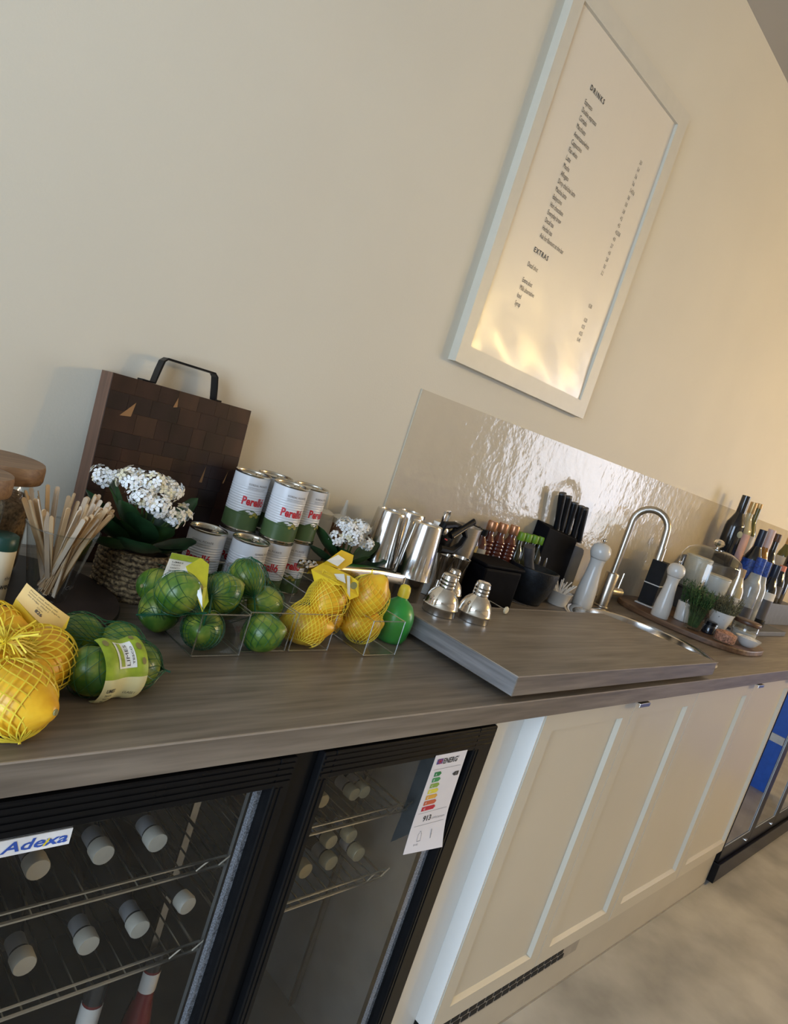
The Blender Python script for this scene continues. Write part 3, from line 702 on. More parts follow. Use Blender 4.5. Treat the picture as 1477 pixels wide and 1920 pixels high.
GC = 'limes in the nets above the bins'
C_ = [(P(300,1142,z=ZC+.034),'large dark green lime hanging over the bin side in its net',1.15),(P(334,1112,z=ZC+.083),'glossy lime under the white tag above the bin',1.12),(P(291,1098,z=ZC+.055),'lime behind the woven pot end of the net',1.0),
      (P(413,1112,z=ZC+.079),'lime right under the twisted yellow label',1.12),(Vector((.622,.905,.985)),'lime tucked behind between the two lime nets',.85)]
for c, lb, s_ in C_: fruit('lime', c, lb, GC, s=s_)
c5 = P(380,1178,z=ZC+.033); fruit('lime', c5, 'pale green lime alone on the bin floor below the net knot', GC, s=1.08)
D_ = [(P(463,1083,z=ZC+.092),'lime on top of the bin of limes, against the tins',1.05),(P(497,1132,z=ZC+.056),'yellowish lime at the rim of the lime bin',1.08),(P(493,1187,z=ZC+.032),'dull green lime on the floor of the lime bin',1.1),(Vector((.662,.932,ZC+.030)),'lime half hidden at the back of the lime bin',1.0)]
for c, lb, s_ in D_: fruit('lime', c, lb, GC, s=s_)
kn = P(388,1150,z=ZC+.070)
for nm, lb, cs, rs, A, B in (('lime_net_bag','green net bag of limes with white tag and twisted yellow label',[q[0] for q in C_[:3]],[.0305]*3,Vector(C_[0][0])+Vector((-.034,.0,-.01)),kn),
                       ('lime_net_bag','green net around the limes between the label and the tins',[q[0] for q in C_[3:]],[.0305]*2,Vector(C_[3][0])+Vector((.005,.036,.02)),kn+Vector((.004,0,0))),
                       ('lime_net_bag','green net closed tight around the single lime on the bin floor',[c5],[.0300],kn-Vector((0,0,.004)),c5+Vector((0,.0,-.0305))),
                       ('lime_net_bag','green net bag of limes standing in the lime bin',[q[0] for q in D_],[.0305]*4,D_[0][0]+Vector((0,.005,.034)),D_[2][0]+Vector((0,0,-.028)))):
    t = thing(nm, lb, 'net bag', (0,0,0)); b = MB(); net_mesh(b, cs, rs, A, B, 18, .42, .0004, 54)
    o = b.build('netting', 'lime_net', t); o['kind'] = 'stuff'
    if 'white tag' in lb: net1 = t
# white tag and the twisted label of the first net
a0, a1, a2, a3 = P(302,1087,y=.90), P(322,1036,y=.93), P(383,1048,y=.93), P(350,1090,y=.89)
b = MB().add([a0,a3,a2,a1], [(0,1,2,3)]); tg = b.build('card_tag', 'band_white', net1, smooth=0)
tagf = lambda u, v, e=.0012: a0.lerp(a3,u).lerp(a1.lerp(a2,u),v)+Vector((-.4,-1,.2)).normalized()*e
MB().add([tagf(0,.78),tagf(1,.78),tagf(1,1),tagf(0,1)], [(0,1,2,3)]).build('green_edge', 'band_green', tg, smooth=0)
b = MB()
for k, (s_, w_) in enumerate((('LIMES',.36),('TAHITI',.30),('VARIETY',.34),('BRAZIL',.28),('CLASS I',.36))): put_text(b, s_, lambda u, v: tagf(.12+u, .66-k*.11+v, .0018), .055, width=w_, bold=.01)
b.build('lettering', 'ink', tg, smooth=0)
mat('label_yellow', (.56,.58,.03), .4, var=.1)
lp = [(348,1062,.85),(376,1046,.87),(392,1058,.86),(388,1100,.82),(391,1128,.805),(379,1148,.798),(366,1110,.805)]
pts = [P(u,v,y=y) for u,v,y in lp]
MB().add(pts, [(0,1,3,6),(1,2,3),(3,4,5,6)]).build('twisted_label', 'label_yellow', net1, smooth=0)
MB().add([P(360,1093,y=.812),P(374,1092,y=.810),P(379,1118,y=.795),P(379,1140,y=.790)], [(0,1,2,3)]).build('label_patch', 'band_white', net1, smooth=0)

GE = 'lemons in the bins'
E_ = [(P(572,1172,z=ZC+.0355),'lemon on the floor of the lemon bin',(1.4,0,.9),1.02),(P(616,1120,z=ZC+.084),'bright lemon on top of the lemon bin under the yellow card',(1.2,0,2.2),.96),(Vector((.828,.866,ZC+.040)),'lemon end poking from the net at the lemon bin rim',(1.5,0,2.4),.80)]
F_ = [(P(690,1118,z=ZC+.092),'upper lemon in the end bin beside the juice bottle',(.35,.2,0),1.04),(P(678,1170,z=ZC+.036),'lower lemon on the floor of the end bin',(1.4,0,1.3),.94)]
for c, lb, r_, s_ in E_+F_: fruit('lemon', c, lb, GE, rot=r_, s=s_)
for lb, L_, A, B in (('fine yellow net around the lemons of the lemon bin', E_, E_[1][0]+Vector((-.012,.02,.042)), E_[0][0]+Vector((-.02,-.02,-.02))), ('fine yellow net around the two lemons of the end bin', F_, F_[0][0]+Vector((0,.01,.047)), F_[1][0]+Vector((0,-.005,-.034)))):
    t = thing('lemon_net_bag', lb, 'net bag', (0,0,0)); b = MB(); net_mesh(b, [q[0] for q in L_], [.0365*q[3] for q in L_], A, B, 22, .5, .0005, 60)
    o = b.build('netting', 'lemon_net', t); o['kind'] = 'stuff'
    if 'lemon bin' in lb: net2 = t
# yellow cards of the lemon nets
t = net2
def qsheet(name, px, mat_, parent):
    pts = [P(u,v,y=y) for u,v,y in px]; return MB().add(pts, [tuple(range(len(pts)))]).build(name, mat_, parent, smooth=0)
cd1 = qsheet('yellow_card', [(590,1094,.865),(583,1068,.875),(606,1055,.885),(655,1078,.85),(672,1090,.825),(672,1118,.805),(655,1125,.803),(640,1098,.82)], 'tag_yellow', t)
qsheet('card_print', [(626,1076,.848),(645,1076,.844),(648,1094,.822),(632,1086,.832)], 'band_white', cd1)
qsheet('card_strip', [(650,1079,.842),(656,1080,.84),(656,1120,.800),(651,1112,.804)], 'band_white', cd1)
b = MB(); c = P(663,1098,y=.808)
b.add([c+Vector((.0065*math.cos(a)*.75,-.0065*math.cos(a)*.5,.0065*math.sin(a))) for a in [2*PI*k/14 for k in range(14)]], [tuple(range(14))]); b.build('card_spot', 'band_brown', cd1, smooth=0)
cd2 = qsheet('yellow_card', [(606,1056,.88),(640,1031,.90),(663,1041,.90),(660,1056,.89),(640,1068,.875)], 'tag_yellow', t)
qsheet('card_print', [(612,1051,.876),(634,1040,.884),(647,1049,.882),(633,1062,.868)], 'band_white', cd2)

# lime juice squeeze bottle
mat('juice_green', (.03,.30,.045), .38, var=.05, coat=.2); mat('cap_yellow', (.72,.56,.04), .4)
jp = P(728,1200,z=ZC)
t = thing('juice_bottle', 'green lime-shaped juice bottle with yellow cap beside the end bin', 'bottle', jp)
MB().lathe([(.018,0),(.026,.002),(.031,.012),(.034,.032),(.0345,.048),(.032,.062),(.025,.075),(.015,.083),(.0105,.086),(.0095,.093)], 28).build('body', 'juice_green', t, smooth=60)
MB().lathe([(.0115,.090),(.0115,.103),(.010,.110),(.006,.1135),(.001,.1145)], 20).build('cap', 'cap_yellow', t, smooth=60)
# tongs resting across the bins
tn = thing('tongs', 'stainless steel scalloped tongs lying across the lemons', 'tongs', (0,0,0))
e0, e1 = P(752,1086,z=ZC+.108), P(568,1062,z=ZC+.118)
dv = (e1-e0); sd = Vector((dv.y,-dv.x,0)).normalized()
for sgn, nm in ((1,'arm'),(-1,'arm')):
    pts = [e0+sd*.004*sgn, e0+dv*.3+sd*.013*sgn+Vector((0,0,.006)), e0+dv*.75+sd*.015*sgn+Vector((0,0,.003)), e1+sd*.012*sgn]
    q = MB(); 
    def arm(i, j, pts=pts):
        s_ = i*3; k = min(2, int(s_)); p = pts[k].lerp(pts[k+1], s_-k); wdt = .0115-.003*i
        aa = (j-.5)*2.2
        return p+Vector((0,0,1))*(wdt*math.sin(aa))+sd*sgn*(.004*math.cos(aa))
    q.grid(arm, 16, 8); q.grid(lambda i, j: arm(i, j)-sd*sgn*.0008, 16, 8)
    o = q.build(nm, 'steel', tn)
    sc = MB()
    for k in range(7): sc.ball(.0045,.0045,.0035,8,6,T(*(e1-dv.normalized()*(.002+k*.006)+sd*.010*sgn+Vector((0,0,.002+.004*(k%2))))))
    sc.build('scalloped_tip', 'steel', o)
MB().lathe([(.0095,-.006),(.0095,.006)], 16, Matrix.Translation(e0+Vector((0,0,0)))@Matrix.Rotation(0,4,'X')).build('hinge', 'steel', tn)

# ------------------------------------------------------------------ cutting board leaning on the wall
CBX0, CBX1, CBH, CBT = .492, .772, .330, .050
cb = thing('cutting_board', 'dark end-grain walnut cutting board with black steel handle leaning on the wall', 'cutting board', (CBX0, 1.2228, ZC), (-.072, 0, 0))
# local: x across, y 0 (back) .. -CBT (front), z up
wood('walnut_edge', [(.085,.040,.022),(.14,.066,.038),(.20,.10,.06)], 'z', 1.0, .4, .2)
WBC = [(.021,.008,.0065),(.025,.010,.007),(.029,.0115,.0075),(.015,.007,.0065),(.039,.017,.010),(.022,.009,.007),(.027,.0105,.007)]
for k, c in enumerate(WBC): mat('walnut_%d' % k, c, .36, var=.22, scale=35, stretch=(1,1,.3))
mat('walnut_sap', (.26,.13,.05), .45)
MB().box(0,CBX1-CBX0,-CBT+.003,0,0,CBH).build('core', 'walnut_edge', cb, smooth=0)
nx, nz = 7, 11; wdt = CBX1-CBX0
zrow = [0]
hs = [random.uniform(.7,1.3) for _ in range(nz)]; tot = sum(hs)
for h in hs: zrow.append(zrow[-1]+h*CBH/tot)
for j in range(nz):
    ws = [random.uniform(.6,1.4) for _ in range(nx)]; tw = sum(ws); x = 0
    for i in range(nx):
        x1 = x+ws[i]*wdt/tw
        MB().box(x+.0002,x1-.0002,-CBT,-CBT+.003,zrow[j]+.0002,zrow[j+1]-.0002).build('wood_block', 'walnut_%d' % random.randrange(7), cb, smooth=0)
        x = x1
for pts in (((.026,.262),(.046,.264),(.050,.290)),((.118,.298),(.126,.300),(.124,.318)),((.205,.172),(.211,.172),(.212,.205)),((.255,.178),(.258,.178),(.262,.205))):
    MB().add([(a,-CBT-.0004,c) for a,c in pts], [(0,1,2)]).build('sapwood_fleck', 'walnut_sap', cb, smooth=0)
hd = MB(); h0, h1, hh = .082, .207, .050; y0, y1 = -.036, -.014; th = .0035
path = [(h0-.024,CBH+th/2),(h0,CBH+th/2),(h0+.004,CBH+hh*.5),(h0+.008,CBH+hh-.006),(h0+.014,CBH+hh),(h1-.014,CBH+hh),(h1-.008,CBH+hh-.006),(h1-.004,CBH+hh*.5),(h1,CBH+th/2),(h1+.012,CBH+th/2)]
def ribbon(mb, path, y0, y1, th):
    n_ = len(path); vs = []
    for i, (x, z) in enumerate(path):
        a = Vector(path[max(0,i-1)]); c = Vector(path[min(n_-1,i+1)]); d = (c-a).normalized(); nn = Vector((-d.y, d.x))*th/2
        vs += [(x+nn.x,y0,z+nn.y),(x+nn.x,y1,z+nn.y),(x-nn.x,y1,z-nn.y),(x-nn.x,y0,z-nn.y)]
    fs = [(4*i+k,4*i+(k+1)%4,4*i+4+(k+1)%4,4*i+4+k) for i in range(n_-1) for k in range(4)]+[(0,1,2,3),(4*n_-1,4*n_-2,4*n_-3,4*n_-4)]
    mb.add(vs, fs)
ribbon(hd, path, y0, y1, th); hd.build('handle', 'black_satin', cb, smooth=0)

# ------------------------------------------------------------------ olive tins
TR_, THH = .0355, .112
nt, bs = node_mat('tin_paper')
bs.inputs['Roughness'].default_value = .3; bs.inputs['Base Color'].default_value = (.66,.655,.66,1)
mat('tin_green', (.075,.12,.045), .3, var=.05); mat('tin_red', (.52,.02,.03), .4); mat('tin_grey_ink', (.14,.13,.13), .5); mat('tin_olive', (.30,.26,.05), .4); mat('tin_metal', (.62,.58,.50), .22, metal=1)
def make_tin():
    t = thing('olive_tin', 'x', 'tin', (0,0,0))
    pr = [(TR_-.002,0),(TR_,.001),(TR_,.003),(TR_-.0012,.004)]
    MB().lathe(pr, 36).build('bottom_rim', 'tin_metal', t)
    r = TR_-.001
    def rip(z): return r+(.0004*math.sin((z-.034)*2*PI/.0048) if .034 < z < .086 else 0)
    zs = [.004+.104*k/100 for k in range(101)]
    zg = .036
    MB().lathe([(rip(z), z) for z in zs if z <= zg+.0012], 40, cap=False).build('green_band', 'tin_green', t, smooth=80)
    pl_ = MB().lathe([(rip(z), z) for z in zs if z >= zg], 40, cap=False).build('paper_label', 'tin_paper', t, smooth=80)
    cyl = lambda a0, e=.0006: (lambda u, v: ((r+e)*math.sin(a0+u/r), -(r+e)*math.cos(a0+u/r), v))
    b = MB()
    put_text(b, 'Perelló', cyl(-.62), .0155, width=.047, bold=.035, v0=.053); b.build('brand_lettering', 'tin_red', pl_, smooth=0)
    b = MB()
    put_text(b, 'GORDAL PICANTE', cyl(-.50), .0036, width=.040, bold=.01, spacing=1.2, v0=.091)
    for k in range(2): put_text(b, 'ACEITUNAS MANZANILLA SIN HUESO', cyl(-.50), .0014, width=.036, v0=.0865-k*.003)
    for k in range(12): put_text(b, ('INGREDIENTES OLIVAS','AGUA SAL PICANTE','CONSERVAR FRIO')[k%3], cyl(1.5), .0016, width=.028, v0=.088-k*.0032)
    b.build('small_print', 'tin_grey_ink', pl_, smooth=0)
    b = MB(); f = cyl(-.05, .0009)
    b.add([f(u,v) for u,v in ((-.022,.036),(-.012,.0415),(-.002,.0445),(.008,.0435),(.016,.039),(.02,.036),(.008,.035),(-.006,.035))], [tuple(range(8))]); b.build('printed_leaf', 'tin_green', pl_, smooth=0)
    b = MB(); f = cyl(.1, .0012)
    for u0, v0, q in ((.006,.037,.0045),(.013,.033,.004),(.0,.0325,.0035)): b.add([f(u0+q*math.cos(a), v0+q*.8*math.sin(a)) for a in [2*PI*k/12 for k in range(12)]], [tuple(range(12))])
    b.build('printed_olive', 'tin_olive', pl_, smooth=0)
    MB().lathe([(r,.1075),(TR_+.0004,.109),(TR_+.0004,.1112),(TR_-.0008,.112),(TR_-.002,.1112),(TR_-.0024,.1085),(TR_-.009,.1082),(TR_-.010,.1088),(.004,.1086),(.0008,.1087)], 40).build('lid', 'tin_metal', t, smooth=50)
    ring = MB(); ring.tube([(.012+.007*math.cos(a), .007*math.sin(a), .1098) for a in [2*PI*k/14 for k in range(15)]], .0009, 5, cap=False); ring.build('ring_pull', 'tin_metal', t)
    return t
tin0 = make_tin(); used = [0]
Apos = P(477,886,z=ZC+2*THH); Bpos = P(549,908,z=ZC+2*THH); Cpos = P(583,911,z=ZC+2*THH)
Apos, Bpos, Cpos = Vector((.772,1.128,0)), Vector((.833,1.081,0)), Vector((.900,1.104,0)); A2pos = Vector((.845,1.157,0))
tins = [((.690,1.094),0,-.12,'olive tin with nothing on it, standing by the cutting board'),((.760,1.056),0,.95,'olive tin with nothing on it, in front between two stacks'),
        (Apos,0,.2,'lower olive tin of the stack against the cutting board'),(Bpos,0,-.1,'lower olive tin of the foremost stack'),(Cpos,0,.05,'lower olive tin of the stack next to the squeeze bottles'),(A2pos,0,.9,'lower olive tin of the stack against the wall'),
        (Apos,1,.50,'upper olive tin of the stack against the cutting board'),(Bpos,1,.46,'upper olive tin of the foremost stack'),(Cpos,1,.9,'upper olive tin of the stack next to the squeeze bottles'),(A2pos,1,.75,'upper olive tin of the stack against the wall')]
for p, lv, rz, lb in tins:
    t = tin0 if not used[0] else copy_tree(tin0); used[0] += 1
    t.location = (p[0], p[1], ZC+lv*(THH+.0003)); t.rotation_euler = (0,0,-.68+rz); t['label'] = lb; t['group'] = 'olive tins stacked by the wall'

# ------------------------------------------------------------------ flowering plants
mat('leaf_dark', (.012,.040,.014), .38, var=.25, scale=40); mat('leaf_mid', (.022,.060,.018), .4, var=.2, scale=40); mat('stem_green', (.06,.11,.03), .5)
mat('petal_white', (.90,.90,.88), .55, var=.02); mat('petal_cream', (.74,.66,.46), .55); mat('flower_eye', (.42,.42,.06), .5)
def leaf_mesh(L_, wd, bend, m_='leaf_dark', cup=.15):
    def f(i, j):
        s_ = i; w_ = wd*math.sin(PI*min(1,s_**1.1))**.5*(.45+.55*min(1,s_*2))
        a = bend*s_; x = L_*(math.sin(a)/a if abs(bend) > .01 else s_)*1 if False else L_*s_*math.cos(a*.5); z = L_*s_*math.sin(a*.5)
        t = (j-.5)*2
        return (x, w_*t, z+abs(t)**2*w_*cup*2)
    return MB().grid(f, 12, 6).mesh('leaf', m_, 80)
def flower_head(mb_w, mb_c, mb_e, c, R_, n, nrm=Vector((0,-.4,.9)), mixc=.12):
    nrm = nrm.normalized(); q = nrm.to_track_quat('Z','Y')
    for k in range(n):
        # points over a dome
        z = 1-(k+.5)/n*1.15; a = k*2.39996
        d = Vector((math.sqrt(max(0,1-z*z))*math.cos(a), math.sqrt(max(0,1-z*z))*math.sin(a), z)); d = q @ d
        p = c+Vector((d.x*R_, d.y*R_, d.z*R_*.62))*1.0+Vector((random.uniform(-1,1),random.uniform(-1,1),random.uniform(-1,1)))*.0045; d2 = (d+Vector((random.uniform(-.3,.3),random.uniform(-.3,.3),random.uniform(-.1,.3)))).normalized()
        M = Matrix.Translation(p) @ d2.to_track_quat('Z','Y').to_matrix().to_4x4() @ Matrix.Rotation(random.uniform(0,6),4,'Z')
        m_ = mb_c if random.random() < mixc else mb_w
        r = .0068*random.uniform(.85,1.2)
        for h in range(4):
            Mh = M @ Matrix.Rotation(h*PI/2,4,'Z')
            m_.add([(0,0,0),(r*.55,-r*.42,.0006),(r*1.05,-r*.25,.0003),(r*1.15,0,-.0003),(r*1.05,r*.25,.0003),(r*.55,r*.42,.0006)], [(0,1,2,3,4,5)], Mh)
        mb_e.add([(.0009,0,.0007),(0,.0009,.0007),(-.0009,0,.0007),(0,-.0009,.0007),(0,0,.0016)], [(0,1,4),(1,2,4),(2,3,4),(3,0,4)], M)
nt, bs = node_mat('seagrass'); bs.inputs['Roughness'].default_value = .85
tc = nt.nodes.new('ShaderNodeTexCoord'); wv = nt.nodes.new('ShaderNodeTexNoise'); wv.inputs['Scale'].default_value = 190; wv.inputs['Detail'].default_value = 2
rp = nt.nodes.new('ShaderNodeValToRGB'); rp.color_ramp.elements[0].position = .38; rp.color_ramp.elements[0].color = (.05,.03,.014,1); rp.color_ramp.elements[1].position = .66; rp.color_ramp.elements[1].color = (.34,.24,.12,1)
nt.links.new(tc.outputs['Object'], wv.inputs['Vector']); nt.links.new(wv.outputs[0], rp.inputs[0]); nt.links.new(rp.outputs[0], bs.inputs['Base Color'])
mat('soil', (.02,.014,.01), .9)
def plant(loc, label, pot, leaves, heads, pr, ph):
    t = thing('flowering_plant', label, 'plant', loc)
    if pot == 'basket':
        o = MB().lathe([(pr*.93,0),(pr,.008),(pr*1.03,ph*.5),(pr*.98,ph),(pr*.90,ph+.001),(pr*.88,ph-.012)], 36).build('woven_pot', 'seagrass', t, smooth=60)
        b = MB()
        for k in range(9):
            z = .004+k*(ph-.004)/8.6; rr = pr*(1.0+.035*math.sin(PI*z/ph))
            pts = [((rr+.0012*(1 if (i+k)%2 else -.6))*math.cos(2*PI*i/56), (rr+.0012*(1 if (i+k)%2 else -.6))*math.sin(2*PI*i/56), z+.0012*math.sin(i*1.7+k)) for i in range(57)]
            b.tube(pts, .0042, 5, cap=False)
        q = b.build('weave', 'seagrass', o, smooth=80); q['kind'] = 'stuff'
    else:
        MB().lathe([(pr*.75,0),(pr,ph),(pr*.92,ph),(pr*.9,ph-.01)], 28).build('pot', pot, t, smooth=60)
    MB().lathe([(pr*.87,ph-.011),(pr*.5,ph-.006),(.002,ph-.006)], 24, cap=False).build('soil', 'soil', t)
    for i, (px, L_, wd, bend, tilt) in enumerate(leaves):
        tip = Vector(px)-Vector(loc); base = Vector((tip.x*.12, tip.y*.12, ph+.004)); d = tip-base
        me = leaf_mesh(d.length*1.08, wd*1.35, bend, 'leaf_dark' if i % 3 else 'leaf_mid')
        lf = bpy.data.objects.new('leaf', me); COL.objects.link(lf); lf.parent = t; lf.location = base
        lf.rotation_euler = (Matrix.Rotation(math.atan2(d.y,d.x),4,'Z') @ Matrix.Rotation(-math.atan2(d.z,math.hypot(d.x,d.y))+bend*.5,4,'Y') @ Matrix.Rotation(tilt,4,'X')).to_euler()
    for c, R_, n_, nv in heads:
        c = Vector(c)-Vector(loc); bw, bc, be = MB(), MB(), MB()
        flower_head(bw, bc, be, c, R_*1.08, int(n_*.62), Vector(nv))
        o = bw.build('flower_head', 'petal_white', t, smooth=0); o['kind'] = 'stuff'
        if bc.v: q = bc.build('fading_flower', 'petal_cream', o, smooth=0); q['kind'] = 'stuff'
        q = be.build('flower_eye', 'flower_eye', o, smooth=0); q['kind'] = 'stuff'
        MB().tube([(c.x*.25,c.y*.25,ph), (c.x*.6,c.y*.6,ph+(c.z-ph)*.6), (c.x,c.y,c.z)], [.0022,.0018,.0014], 6).build('flower_stem', 'stem_green', t)
p1 = Vector((.545,1.045,ZC))
Y1 = 1.03
plant(p1, 'white kalanchoe in a woven seagrass pot before the cutting board', 'basket',
  [(P(205,885,y=1.08),0,.022,.5,.3),(P(168,925,y=1.03),0,.024,.5,0),(P(175,960,y=1.0),0,.024,.7,.2),(P(200,1010,y=.98),0,.024,.9,.3),(P(255,1015,y=.955),0,.028,1.0,0),(P(300,990,y=.99),0,.025,.7,0),(P(362,938,y=1.04),0,.016,.5,.2),
   (P(362,1015,y=1.03),0,.020,.9,0),(P(345,1030,y=.99),0,.022,1.0,0),(P(232,945,y=1.04),0,.024,.4,.2),(P(258,970,y=1.0),0,.024,.6,-.2),(P(305,960,y=1.06),0,.02,.5,.2),(P(215,975,y=1.02),0,.022,.6,.1)],
  [(P(195,893,y=1.07),.017,36,(-.7,-.6,.3)),(P(250,898,y=1.04),.021,60,(-.3,-.5,.8)),(P(285,905,y=1.03),.024,70,(0,-.5,.9)),(P(312,918,y=1.03),.022,60,(.3,-.5,.8)),(P(268,932,y=1.01),.020,55,(-.2,-.9,.4)),(P(298,948,y=1.0),.020,50,(.1,-.9,.3)),(P(323,968,y=1.0),.016,34,(.3,-.9,.1)),(P(345,958,y=1.02),.011,16,(.6,-.7,.2))],
  .058, .078)
p2 = Vector((1.045,1.10,ZC)); mat('pot_brown', (.05,.035,.025), .6)
plant(p2, 'small white kalanchoe between the olive tins and the shakers', 'pot_brown',
  [(P(598,990,y=1.09),0,.02,.5,0),(P(590,1025,y=1.06),0,.022,.7,0),(P(720,1052,y=1.07),0,.02,.9,0),(P(705,1020,y=1.09),0,.02,.6,0),(P(660,1060,y=1.03),0,.022,.9,0),(P(625,1055,y=1.03),0,.022,.9,0),(P(690,1045,y=1.05),0,.02,.8,0),(P(640,1030,y=1.07),0,.02,.5,0)],
  [(P(630,1008,y=1.075),.016,30,(-.6,-.7,.3)),(P(648,985,y=1.085),.019,50,(-.2,-.5,.8)),(P(676,988,y=1.085),.020,55,(.3,-.5,.8)),(P(660,1005,y=1.065),.021,55,(0,-.9,.4)),(P(684,1018,y=1.07),.016,34,(.4,-.8,.2))],
  .045, .065)

# squeeze bottles behind the small plant
mat('squeeze_plastic', (.62,.57,.48), .35, var=.02); mat('sauce_brown', (.22,.11,.05), .4)
for k, ((u, v), lb) in enumerate((((617,925),'translucent squeeze bottle with white nozzle right beside the tins'),((652,938),'translucent squeeze bottle with brown sauce behind the small plant'))):
    p = P(u, v, y=1.195); t = thing('squeeze_bottle', lb, 'bottle', (p.x,1.195,ZC)); h = p.z-ZC
    MB().lathe([(.026,0),(.027,.004),(.027,h-.062),(.024,h-.052)], 24).build('body', 'squeeze_plastic' if k == 0 else 'sauce_brown', t, smooth=50)
    MB().lathe([(.0255,h-.058),(.0255,h-.044),(.02,h-.040),(.008,h-.036),(.0055,h-.02),(.0028,h)], 20).build('nozzle_cap', 'squeeze_plastic', t, smooth=50)

# ------------------------------------------------------------------ round tray, stirrers, jars at the left end
mat('tray_brown', (.028,.017,.013), .5, var=.15)
TZ = ZC+.016
t = MB().lathe([(.150,0),(.158,.003),(.160,.012),(.158,.016),(.150,.0155),(.002,.0155)], 56).build('round_tray', 'tray_brown', loc=(.335,.995,ZC)); tag(t, 'dark brown round tray under the stirrer cup and jars', 'tray')
cp = P(86,1118,z=TZ)
cup = thing('stirrer_cup', 'clear plastic cup full of wooden coffee stirrers', 'cup', cp)
MB().lathe([(.003,.001),(.026,.001),(.0265,.003),(.0475,.104)], 36, cap=False).build('wall', 'cup_plastic', cup, smooth=60)
MB().tube([(.0482*math.cos(a),.0482*math.sin(a),.104) for a in [2*PI*k/36 for k in range(37)]], .0013, 6, cap=False).build('rim', 'cup_plastic', cup)
b = MB(); f = lambda u, v: ((.0315+.0004+(v-.022)*.2)*math.sin(.35+u/.032), -(.0315+.0004+(v-.022)*.2)*math.cos(.35+u/.032), v)
put_text(b, 'Cups', f, .006, v0=.022); b.build('lettering', 'grey_ink', cup, smooth=0)
wood('birch', [(.40,.25,.12),(.50,.33,.17),(.58,.40,.22)], 'z', 2.0, .6, .1)
wood('birch_pale', [(.48,.36,.25),(.56,.44,.31),(.62,.5,.37)], 'z', 2.0, .6, .1)
def stick_mesh(m_):
    L_, w2, t2 = .142, .0030, .0008
    pr = [(-w2,0),(w2,0)]+[(w2*math.cos(a),L_-w2+w2*math.sin(a)) for a in [PI*k/6 for k in range(7)]]
    vs = [(x,-t2,z) for x,z in pr]+[(x,t2,z) for x,z in pr]; n_ = len(pr)
    return MB().add(vs, [tuple(range(n_)), tuple(range(2*n_-1,n_-1,-1))]+[(i,n_+i,n_+(i+1)%n_,(i+1)%n_) for i in range(n_)]).mesh('coffee_stirrer', m_, 0)
SM = [stick_mesh('birch'), stick_mesh('birch_pale')]
random.seed(11)
for k in range(64):
    a = random.uniform(0, 2*PI); rr = .0455*math.sqrt(random.uniform(.35,1)); top = Vector((rr*math.cos(a), rr*math.sin(a), .104+.0))
    if k < 34: a = -PI*.5+random.uniform(-.2,2.2); top = Vector((.043*math.cos(a)*random.uniform(.6,1), .043*math.sin(a)*random.uniform(.6,1), .104))
    a2 = a+PI+random.uniform(-.7,.7) if random.random() < .55 else a+random.uniform(-.6,.6); r2 = random.uniform(.003,.014); bot = Vector((r2*math.cos(a2), r2*math.sin(a2), random.uniform(.004,.018)))
    o = bpy.data.objects.new('coffee_stirrer', SM[k % 3 == 0]); COL.objects.link(o)
    d = (top-bot).normalized(); o.rotation_euler = (d.to_track_quat('Z','Y').to_matrix().to_4x4() @ Matrix.Rotation(random.uniform(0,PI),4,'Z')).to_euler(); o.location = cp+bot
    tag(o, 'thin flat wooden coffee stirrer standing in the clear cup', 'stirrer', 'wooden stirrers in the cup')

wood('lid_wood', [(.16,.085,.04),(.23,.13,.065),(.30,.18,.095)], 'x', 2.5, .5, .15)
mat('brown_sugar', (.36,.22,.12), .8, var=.3, scale=220, bump=.6, bscale=300); mat('pale_grain', (.42,.33,.22), .8, var=.25, scale=200)
def glass_jar(loc, R_, h, lid_h, lid_r, fillm, fill, label):
    t = thing('glass_jar', label, 'jar', loc)
    MB().lathe([(.002,.001),(R_*.95,.001),(R_,.006),(R_,h-.022),(R_*.97,h-.012),(R_*.86,h-.002),(R_*.86,h)], 40, cap=False).build('glass', 'jar_glass', t, smooth=60)
    MB().lathe([(R_*.93,.004),(R_*.965,.008),(R_*.965,fill),(R_*.5,fill+.004),(.002,fill+.003)], 32).build('contents', fillm, t, smooth=60)
    MB().lathe([(R_*.84,h-.004),(R_*.84,h),(lid_r*.97,h),(lid_r,h+.004),(lid_r,h+lid_h-.006),(lid_r*.97,h+lid_h),(.002,h+lid_h)], 48).build('lid', 'lid_wood', t, smooth=50)
    return t
jt = P(12,862,y=1.10)
glass_jar((jt.x-.010,1.08,TZ), .050, .138, .026, .057, 'brown_sugar', .112, 'glass jar of brown sugar with wooden lid behind the stirrers')
jt2 = P(-25,895,y=.985)
glass_jar((jt2.x-.014,.985,TZ), .042, .136, .026, .046, 'pale_grain', .10, 'smaller glass jar with wooden lid in front of the sugar jar')
# sweetener tin with green lid
mat('tin_cream', (.66,.58,.42), .4, var=.03); mat('lid_green', (.012,.05,.038), .35)
sw = P(-22,1122,z=TZ)
t = thing('sweetener_tin', 'cream cylinder tin with dark green lid beside the stirrer cup', 'tin', sw, .0)
MB().lathe([(.018,0),(.019,.001),(.019,.074),(.0185,.075)], 32).build('body', 'tin_cream', t, smooth=50)
MB().lathe([(.0192,.072),(.0195,.078),(.0185,.089),(.0165,.0905),(.002,.0905)], 32).build('lid', 'lid_green', t, smooth=50)
b = MB(); f = lambda u, v: (.0196*math.sin(.2+u/.0192), -.0196*math.cos(.2+u/.0192), v)
put_text(b, 'Sweet', f, .009, width=.026, bold=.015, v0=.020, u0=-.006); put_text(b, 'the', f, .005, v0=.033, u0=.004); b.build('lettering', 'ink', t, smooth=0)

